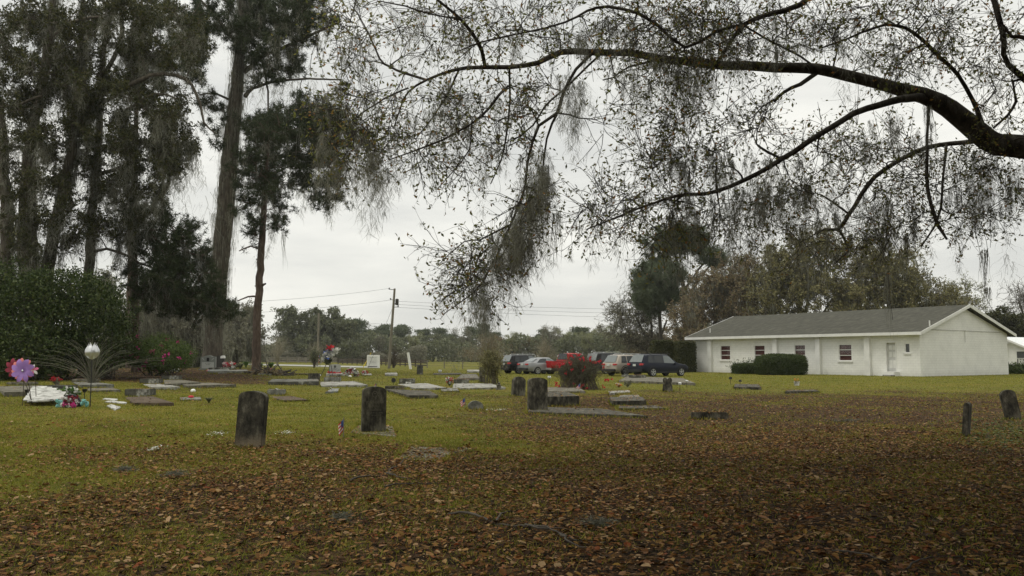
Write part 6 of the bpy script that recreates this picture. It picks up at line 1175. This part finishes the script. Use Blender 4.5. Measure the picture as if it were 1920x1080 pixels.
mb = MB(); mb.blob((0, 0, .03), (.10, .06, .05)); o = mb.build('red_ornament', M['red']); b = G(358, 748); o.location = b + np.array([0, 0, .04]); tag(o, 'small red ornament lying on a flat grey stone', 'ornament')
# garden lights
def glight(label, px, yb, yt, kind, group='small garden lights among the graves'):
    b = G(px, yb); s = b[1] / FPX; hh = (yb - yt) * s; r = thing('garden_light', label, 'garden light', b, 0, group); MB().tube([(0, 0, -.05), (0, 0, hh * .72)], .012, 6).build('stake', M['black'], r)
    k = .5 * hh * .28 + .05
    if kind == 'cup': MB().lathe((0, 0, hh * .72), [(.01, 0), (k * .5, .01), (k * .8, hh * .26), (k * .95, hh * .28), (.01, hh * .3)], 12).build('lamp_head', M['black'], r)
    elif kind == 'panel': MB().box((0, 0, hh * .68), (k * 1.8, k * .8, hh * .3), .5, .8).build('lamp_head', M['black'], r, bevel=.01)
    else: MB().lathe((0, 0, hh * .7), [(.01, 0), (k * .7, .02), (k * .7, hh * .22), (.01, hh * .24)], 12).build('lamp_head', M['lightmetal'], r); MB().lathe((0, 0, hh * .94), [(k * .9, 0), (.01, hh * .06)], 12).build('cap', M['white'], r)
    return r
glight('black garden light left of the tulip spinner rod', 158, 752, 730, 'cup'); glight('black garden light under the purple pinwheel', 50, 752, 731, 'cup'); glight('black spotlight on a stake at the left of the small dark ledger', 1370, 721, 706.5, 'panel')
glight('pale square spotlight behind the small dark ledger', 1388, 724, 712, 'panel'); glight('clear solar light on a stake at the right end of the grave platform', 1288, 727, 713, 'clear'); glight('faint solar light right of the heart shaped headstone', 1275, 733, 717, 'clear')
# black sun ornament
b = G(738, 722); s = b[1] / FPX; r = thing('sun_ornament', 'black spiked sun ornament standing before the wire edging', 'garden ornament', b); c = P(738, 713, b[1]) - b; poly = []
for k in range(24): rr_ = (5.3 if k % 2 == 0 else 3.6) * s; poly.append((math.cos(k * PI / 12) * rr_ + c[0], math.sin(k * PI / 12) * rr_ + c[2]))
MB().prism(poly, .03).build('sun_disc', M['black'], r); MB().tube([(c[0], 0, -.05), (c[0], 0, c[2])], .01, 5).build('stake', M['black'], r)
for px, yb, yt, lb in ((825, 702, 694, 'pale metal butterfly spinner in the distance right of the white streaked headstone'), (1030, 722, 703, 'clear glass ornament on a stake left of the rose bush')):
    b = G(px, yb); s = b[1] / FPX; hh = (yb - yt) * s; r = thing('stake_ornament', lb, 'garden ornament', b); MB().tube([(0, 0, -.05), (0, 0, hh * .7)], .01, 5).build('stake', M['wire'], r)
    for sg in (-1, 1): MB().blob((sg * 1.7 * s, 0, hh * .75), (1.7 * s, .03, 2.8 * s), sub=2).build('wing', M['lightmetal'], r)
b = G(935, 731); s = b[1] / FPX; mb = MB(); mb.box((0, 0, 0), (9 * s, .25, 3 * s)); mb.blob((0, 0, 7 * s), (4.5 * s, .18, 5 * s), np.random.default_rng(1), .12, 2); mb.blob((.8 * s, 0, 12.5 * s), (2.2 * s, .14, 2.4 * s), None, 0, 2); o = mb.build('statuette', M['concrete']); o.location = b; tag(o, 'small worn stone figure at the end of the long white ledger', 'statuette')
b = G(115, 740); s = b[1] / FPX; o = MB().prism([(x, z) for x, z in poly_top('round', 17 * s, 16 * s)], .08).build('plaque', M['dark_stone'], None, bevel=.01); o.location = b; tag(o, 'dark rounded plaque leaning on the grey topped marker', 'plaque')
b = G(108, 722); s = b[1] / FPX; o = MB().box((0, 0, -.05), (5 * s, .12, 16 * s)).build('wooden_post', M['wood_grey'], None, bevel=.01); o.location = b; tag(o, 'short grey wooden post among the red flowers', 'post')
# scarecrow like ribbon figure on a tripod
b = G(617, 706); s = b[1] / FPX; rb_ = thing('ribbon_figure', 'white and blue ribbon cross spray standing on a wire tripod', 'flower stand', b); tr = MB(); rng = np.random.default_rng(14)
for x_, y_ in ((-15 * s, -.2), (10 * s, -.3), (-3 * s, .5)): tr.tube([(x_, y_, -.05), (0, 0, 36 * s)], .02, 5)
tr.build('tripod', M['wire'], rb_)
def rib(pts, n, m_, sz, nm):
    f = MB()
    for _ in range(n):
        a, b2 = pts[rng.integers(0, len(pts))]; t = rng.uniform(); q_ = (np.array(a) * (1 - t) + np.array(b2) * t) * s + rng.normal(0, .05, 3); f.add(*leaves(np.repeat(q_[None], 5, 0) + rng.normal(0, .03, (5, 3)), sz, rng, .8))
    f.build(nm, M[m_], rb_)
rib([((0, 0, 34), (0, 0, 48)), ((0, 0, 44), (12, 0, 46)), ((-8, 0, 38), (0, 0, 44)), ((-9, 0, 32), (-3, 0, 38))], 70, 'petal_white', .2, 'white_ribbon'); rib([((-4, -.1, 36), (2, -.1, 49))], 16, 'blue', .22, 'blue_ribbon'); rib([((0, 0, 51), (1, 0, 54))], 6, 'red', .22, 'red_ribbon'); rib([((0, 0, 26), (-3, 0, 34))], 16, 'leaf_mid', .25, 'greenery')
# wire edging
we = MB(); xs_ = np.arange(600, 968, 9.0); q_ = [G(x, 719 + 1.2 * math.sin(x * .02)) for x in xs_]; o0 = q_[0].copy()
for i in range(len(q_) - 3):
    a, c = q_[i] - o0, q_[i + (3 if i % 3 == 0 else 2)] - o0; hh = .72 if i % 3 == 0 else .5; mid = (a + c) / 2; we.tube([a + [0, 0, -.05], a + [0, 0, hh * .6], (a * .8 + c * .2) + [0, 0, hh * .9], mid + [0, 0, hh], (a * .2 + c * .8) + [0, 0, hh * .9], c + [0, 0, hh * .6], c + [0, 0, -.05]], .005, 3)
for z in (.12, .3): we.tube([p - o0 + [0, 0, z] for p in q_], .004, 3)
o = we.build('wire_edging', M['rust']); o.location = o0; tag(o, 'low looped wire edging running in front of the middle graves', 'wire edging')

# ------------------------------------------------------------------ fences, posts, sign, poles
def fence(name, label, cat, pts, h, mat_, rails, post_dx=2.4, th=.14, rt=.05, proud=0, wire=False):
    q_ = np.array([G(*p) for p in pts]); q_[:, 2] = 0; o = q_[0]; r = thing(name, label, cat, o); f = MB()
    for a, b in zip(q_[:-1], q_[1:]):
        for z in rails:
            A, B = a - o, b - o; A = A + [0, 0, z]; B = B + [0, 0, z]
            if wire: f.tube([A, B], .012, 4)
            else: f.bar(A, B, rt, .19)
    f.build('wires' if wire else 'rails', M[mat_ if not wire else 'wire'], r); rng = np.random.default_rng(3)
    for a, b in zip(q_[:-1], q_[1:]):
        L = np.linalg.norm(b - a); n = max(1, int(L / post_dx))
        for k in range(n):
            p = a + (b - a) * k / n - o; MB().box((p[0], p[1] - .08, -.2), (th, th, h * rng.uniform(.97, 1.06) + .2)).build('post', M[mat_], r)
    return r
fence('board_fence', 'grey three board fence beyond the lane at left', 'fence', [(500, 680.2), (560, 680.6), (632, 681.4)], 1.45, 'wood_grey', (.35, .75, 1.15), 3.2, .25, .08)
fence('board_fence', 'darker board fence running from behind the white sign to the pasture', 'fence', [(634, 682.6), (700, 684.5), (760, 687), (800, 689)], 1.15, 'wood_dark', (.3, .62, .95), 3.0, .16, .06)
fence('wire_fence', 'thin post and wire fence along the pasture behind the parked cars', 'fence', [(801, 690), (905, 692.8)], 1.0, 'wood_grey', (.35, .65, .92), 4.6, .12, .05, wire=True)
sg = thing('church_sign', 'white framed notice board on the far side of the lawn', 'sign', G(700, 690)); s = sg.location[1] / FPX
MB().box((0, 0, -.05), (24 * s, .18, 25 * s)).build('frame', M['white'], sg, bevel=.02); MB().box((-1.2 * s, -.10, 5.5 * s), (18 * s, .03, 17 * s)).build('letter_board', M['trim'], sg)
MB().box((-1.2 * s, -.105, 2.0 * s), (17.5 * s, .03, 1.4 * s)).build('dark_band', M['dark_stone'], sg)
mk_ = marks(sg, [(19 * s, 6.5 * s, 1.0 * s), (16.6 * s, 6.0 * s, .5 * s), (12.8 * s, 6.5 * s, .7 * s), (11.0 * s, 6.5 * s, .7 * s), (9.2 * s, 6.5 * s, .7 * s)], 1, -.125, 'wire', .01, 8); mk_.location = (-1.2 * s, 0, 0)
b = G(680, 689.5); s = b[1] / FPX; o = MB().tube([(0, 0, -.1), (15.5 * s, 0, 28 * s)], .05, 6).build('guy_guard', M['yellow']); o.location = b; tag(o, 'yellow plastic guy wire guard slanting in front of the white sign', 'guy guard')
def upost(label, x0, y0, x1, y1, r, m_, cat='post', nm='post'):
    b = G(x0, y0); t = P(x1, y1, b[1]) - b; o = MB().tube([(0, 0, -.1), t * .5, t], r, 8).build(nm, M[m_], None, smooth=True); o.location = b; return tag(o, label, cat)
upost('white leaning post left of the pasture fence', 770, 692, 765, 661, .16, 'white'); upost('white leaning pipe beside the azalea bush', 364, 690, 369, 654, .07, 'white_worn'); upost('thin pale bare pole rising from the bare fan bush', 595, 687, 598, 587, .17, 'pole_wood', 'pole', 'pole')
b = G(729, 691); tp = P(740, 541, b[1]) - b; pl = thing('utility_pole', 'tall leaning wooden utility pole right of the white sign', 'utility pole', b); s = b[1] / FPX
MB().tube([(0, 0, -.3), tp * .5, tp], [.18, .16, .13], 10).build('pole', M['pole_wood'], pl, smooth=True)
for f_, dx in ((.985, -10), (.855, -6), (.84, 5), (.80, 4), (.765, 9)):
    c = tp * f_; ar = MB(); ar.bar(c, c + np.array([dx * s, 0, .05]), .07); a_o = ar.build('bracket', M['wire'], pl); MB().lathe(c + np.array([dx * s, 0, .02]), [(.02, 0), (.1, .03), (.06, .1), (.1, .16), (.02, .24)], 8).build('insulator', M['dark_stone'], a_o)
MB().lathe(tp * .79 + np.array([.45, -.1, 0]), [(.02, 0), (.2, .02), (.2, .75), (.02, .8)], 12).build('junction_box', M['dark_stone'], pl)
def wire_(label, a, b_, sag, r=.013):
    a, b_ = np.array(a), np.array(b_); k = np.linspace(0, 1, 14)[:, None]; p = a * (1 - k) + b_ * k; p[:, 2] -= (4 * k * (1 - k))[:, 0] * sag; o = MB().tube(p - a, r, 4).build('power_line', M['wire']); o.location = a; tag(o, label, 'power line', 'overhead lines')
top = b + tp; WY = b[1]
wire_('highest overhead line running left from the pole top', top + [-.7, 0, 0], P(250, 572, WY - 15), .5); wire_('overhead line running left just below the highest', b + tp * .855 + [-.4, 0, 0], P(250, 592, WY - 12), .5)
for i, (f_, y_) in enumerate(((.84, 581), (.80, 590), (.765, 600))): wire_(['uppermost', 'middle', 'lowest'][i] + ' of three overhead lines running right from the pole', b + tp * f_ + [.4, 0, 0], P(1500, y_ - 4, WY + 30), .6)
wire_('thin guy wire dropping left from the pole', b + tp * .78, G(690, 690) + [0, 0, 0], 0, .015)
# fallen branches and twigs in the foreground
def fallen_branch(label, lines, seed, r=.012):
    rng = np.random.default_rng(seed); o0 = G(*lines[0][0]); mb = MB()
    for l in lines:
        p = np.array([[*(G(*q_) - o0), r] for q_ in l]); sm = smooth_line(p, .06, rng, .013); sm[:, 2] += .03 + .02 * np.sin(np.arange(len(sm)) * .4); mb.tube(sm[:, :3], np.linspace(r, r * .4, len(sm)), 5)
    o = mb.build('fallen_branch', M['bark_far'], None, smooth=True); o.location = o0; return tag(o, label, 'branch', 'fallen branches')
fallen_branch('forked grey branch lying in the leaves right of centre left', [[(655, 907), (690, 898), (722, 892), (745, 876), (772, 856)], [(722, 892), (750, 900), (780, 902)], [(720, 918), (780, 912), (832, 908)]], 1)
fallen_branch('long crooked lichen covered branch lying in the dark foreground leaves', [[(840, 970), (880, 972), (930, 985), (990, 992), (1050, 1008), (1085, 1018), (1140, 1019)], [(985, 990), (1010, 1000), (1060, 1000)], [(930, 985), (945, 968), (975, 960)], [(1050, 1008), (1070, 1028), (1100, 1034)]], 2, .013)
fallen_branch('thin curved twig in the leaves at the lower right', [[(1560, 1040), (1610, 1048), (1660, 1062)], [(1700, 1075), (1760, 1050), (1800, 1046)]], 3, .008)
# heap of dry branches at the slender pine
b = G(505, 703); s = b[1] / FPX; rng = np.random.default_rng(15); mb = MB(); a = rng.uniform(-1, 1, (90, 2)); p0 = np.stack([a[:, 0] * 30 * s, a[:, 1] * .8, 0 * a[:, 0]], -1); d_ = nrm(rng.normal(0, 1, (90, 3)) * [1, .4, .25]); p0[:, 2] = rng.uniform(0, 9, 90) * s * (1 - np.abs(a[:, 0]))
k = np.linspace(-1, 1, 4)[None, :, None]; mb.tubes(p0[:, None] + d_[:, None] * k * .7, np.full((90, 4), .03), 4); q_ = rng.uniform(-1, 1, (1400, 3)) * [28 * s, .8, 1]; q_[:, 2] = rng.uniform(0, 1, 1400) * 9 * s * (1 - (q_[:, 0] / (30 * s)) ** 2)
hb = thing('brush_heap', 'low heap of dry brown branches and leaves before the green clumps', 'brush heap', b); mb.build('branches', M['bark_far'], hb); MB().add(*leaves(q_, .16, rng, .5)).build('dead_leaves', M['leaf_brown'], hb)
# ivy like greenery around the two right headstones
rng = np.random.default_rng(16); q_ = []
while len(q_) < 1500:
    px, py = rng.normal(1885, 48), rng.normal(812, 20)
    if py < 775 or px > 2050: continue
    q_.append(G(px, py) + [0, 0, rng.uniform(0, .07)])
tag(MB().add(*leaves(np.array(q_), .055, rng, .7, (0, 0, .8))).build('ground_cover_plants', M['leaf_azalea']), 'patch of low green weeds around the two right headstones', 'weeds', kind='stuff')
# clumps of fallen moss
rng = np.random.default_rng(17)
for px, py, w_, lb in ((235, 884, 26, 'left of centre'), (330, 893, 30, 'near the left flowers'), (1590, 790, 44, 'toward the right headstones'), (1120, 985, 50, 'beside the long crooked branch'), (640, 975, 22, 'at the bottom left of centre')):
    b = G(px, py); s = b[1] / FPX; q_ = rng.normal(0, .3, (260, 3)) * [w_ * s, .22, .0]; q_[:, 2] = np.abs(rng.normal(0, .02, 260)); e = nrm(rng.normal(0, 1, (260, 3)) * [1, 1, .3]); k = np.linspace(-1, 1, 4)[None, :, None]
    o = MB().tubes(q_[:, None] + e[:, None] * k * .07 + rng.normal(0, .012, (260, 4, 3)), np.full((260, 4), .002), 3).build('moss_clump', M['moss']); o.location = b; tag(o, 'grey tangle of fallen moss on the leaves ' + lb, 'moss', 'fallen moss tangles')
for o in bpy.data.objects:
    for k_ in ('w', 'h', 'd'):
        if k_ in o.keys(): del o[k_]

# grass rooted along the edges of the stones, and leaves lying on them
rng = np.random.default_rng(23); bl = MB(); lv = MB()
for o in [o for o in bpy.data.objects if o.parent is None and o.type == 'MESH' and o.get('category') in ('headstone', 'grave slab', 'grave marker', 'concrete pad')]:
    bb = np.array([c[:] for c in o.bound_box]); me = o.data; v = np.empty(len(me.vertices) * 3); me.vertices.foreach_get('co', v); v = v.reshape(-1, 3); c_, s_ = math.cos(o.rotation_euler[2]), math.sin(o.rotation_euler[2]); R_ = np.array([[c_, s_, 0], [-s_, c_, 0], [0, 0, 1]])
    lowv = v[v[:, 2] < 0.0][:, :2]
    if len(lowv) < 4: continue
    a = np.arctan2(*(lowv - lowv.mean(0)).T[::-1]); hull = lowv[np.argsort(a)]; loc = np.array(o.location)
    if np.linalg.norm(loc[:2]) > 62: continue
    per = np.vstack([hull, hull[:1]]); seg = np.linalg.norm(np.diff(per, axis=0), axis=1); n = int(min(700, seg.sum() * 110)); j = rng.choice(len(seg), n, p=seg / seg.sum()); t = rng.uniform(0, 1, (n, 1)); p = per[j] * (1 - t) + per[j + 1] * t
    p = p + nrm(p - lowv.mean(0)) * np.abs(rng.normal(0, .05, (n, 1))); p3 = np.concatenate([p, np.zeros((n, 1))], 1) @ R_ + loc; p3[:, 2] = H(p3[:, 0], p3[:, 1])
    k = vnoise(p3[:, 0], p3[:, 1], 2.5, 3) > -.35; p3 = p3[k]; n = len(p3); h = rng.uniform(.025, .085, n) * (1 + .008 * p3[:, 1]); a = rng.uniform(0, 2 * PI, n); d = np.stack([np.cos(a), np.sin(a), 0 * a], -1) * (.006 * (1 + p3[:, 1:2] / 20)); tip = p3 + np.stack([rng.normal(0, .35, n) * h, rng.normal(0, .35, n) * h, h], -1)
    bl.add(np.stack([p3 + d, p3 - d, tip], 1).reshape(-1, 3), np.arange(n * 3).reshape(n, 3))
    if o.get('category') != 'headstone' and o.type == 'MESH':
        top = v[:, 2].max(); tv = v[v[:, 2] > top - .03]
        if len(tv) >= 3:
            n = int(40 if loc[0] < -3 else 110); w3 = rng.dirichlet(np.ones(min(4, len(tv))), n); ii = rng.integers(0, len(tv), (n, w3.shape[1])); q = (tv[ii] * w3[..., None]).sum(1); q[:, 2] = top + .012; q = q @ R_ + loc; lv.add(*leaves(q, .07, rng, .5, (0, 0, 1.6)))
tag(bl.build('edge_grass', M['grass']), 'tufts of grass rooted along the feet of the stones', 'grass', kind='stuff'); tag(lv.build('leaves_on_stones', M['fallen']), 'scattered brown leaves lying on the slabs', 'leaf litter', kind='stuff')

# the thin haze of the damp air: far trees fade towards the sky
hz = MB(); hz.box((0, 1240, -1.5), (5100, 2640, 41.5)); ho = hz.build('haze', None); tag(ho, kind='stuff')
hm_ = bpy.data.materials.new('haze'); hm_.use_nodes = True; nt = hm_.node_tree; nt.nodes.clear(); o_ = nt.nodes.new('ShaderNodeOutputMaterial'); pv = nt.nodes.new('ShaderNodeVolumePrincipled')
pv.inputs['Color'].default_value = (.93, .95, .93, 1); pv.inputs['Density'].default_value = .00022; nt.links.new(pv.outputs[0], o_.inputs['Volume']); ho.data.materials.append(hm_)
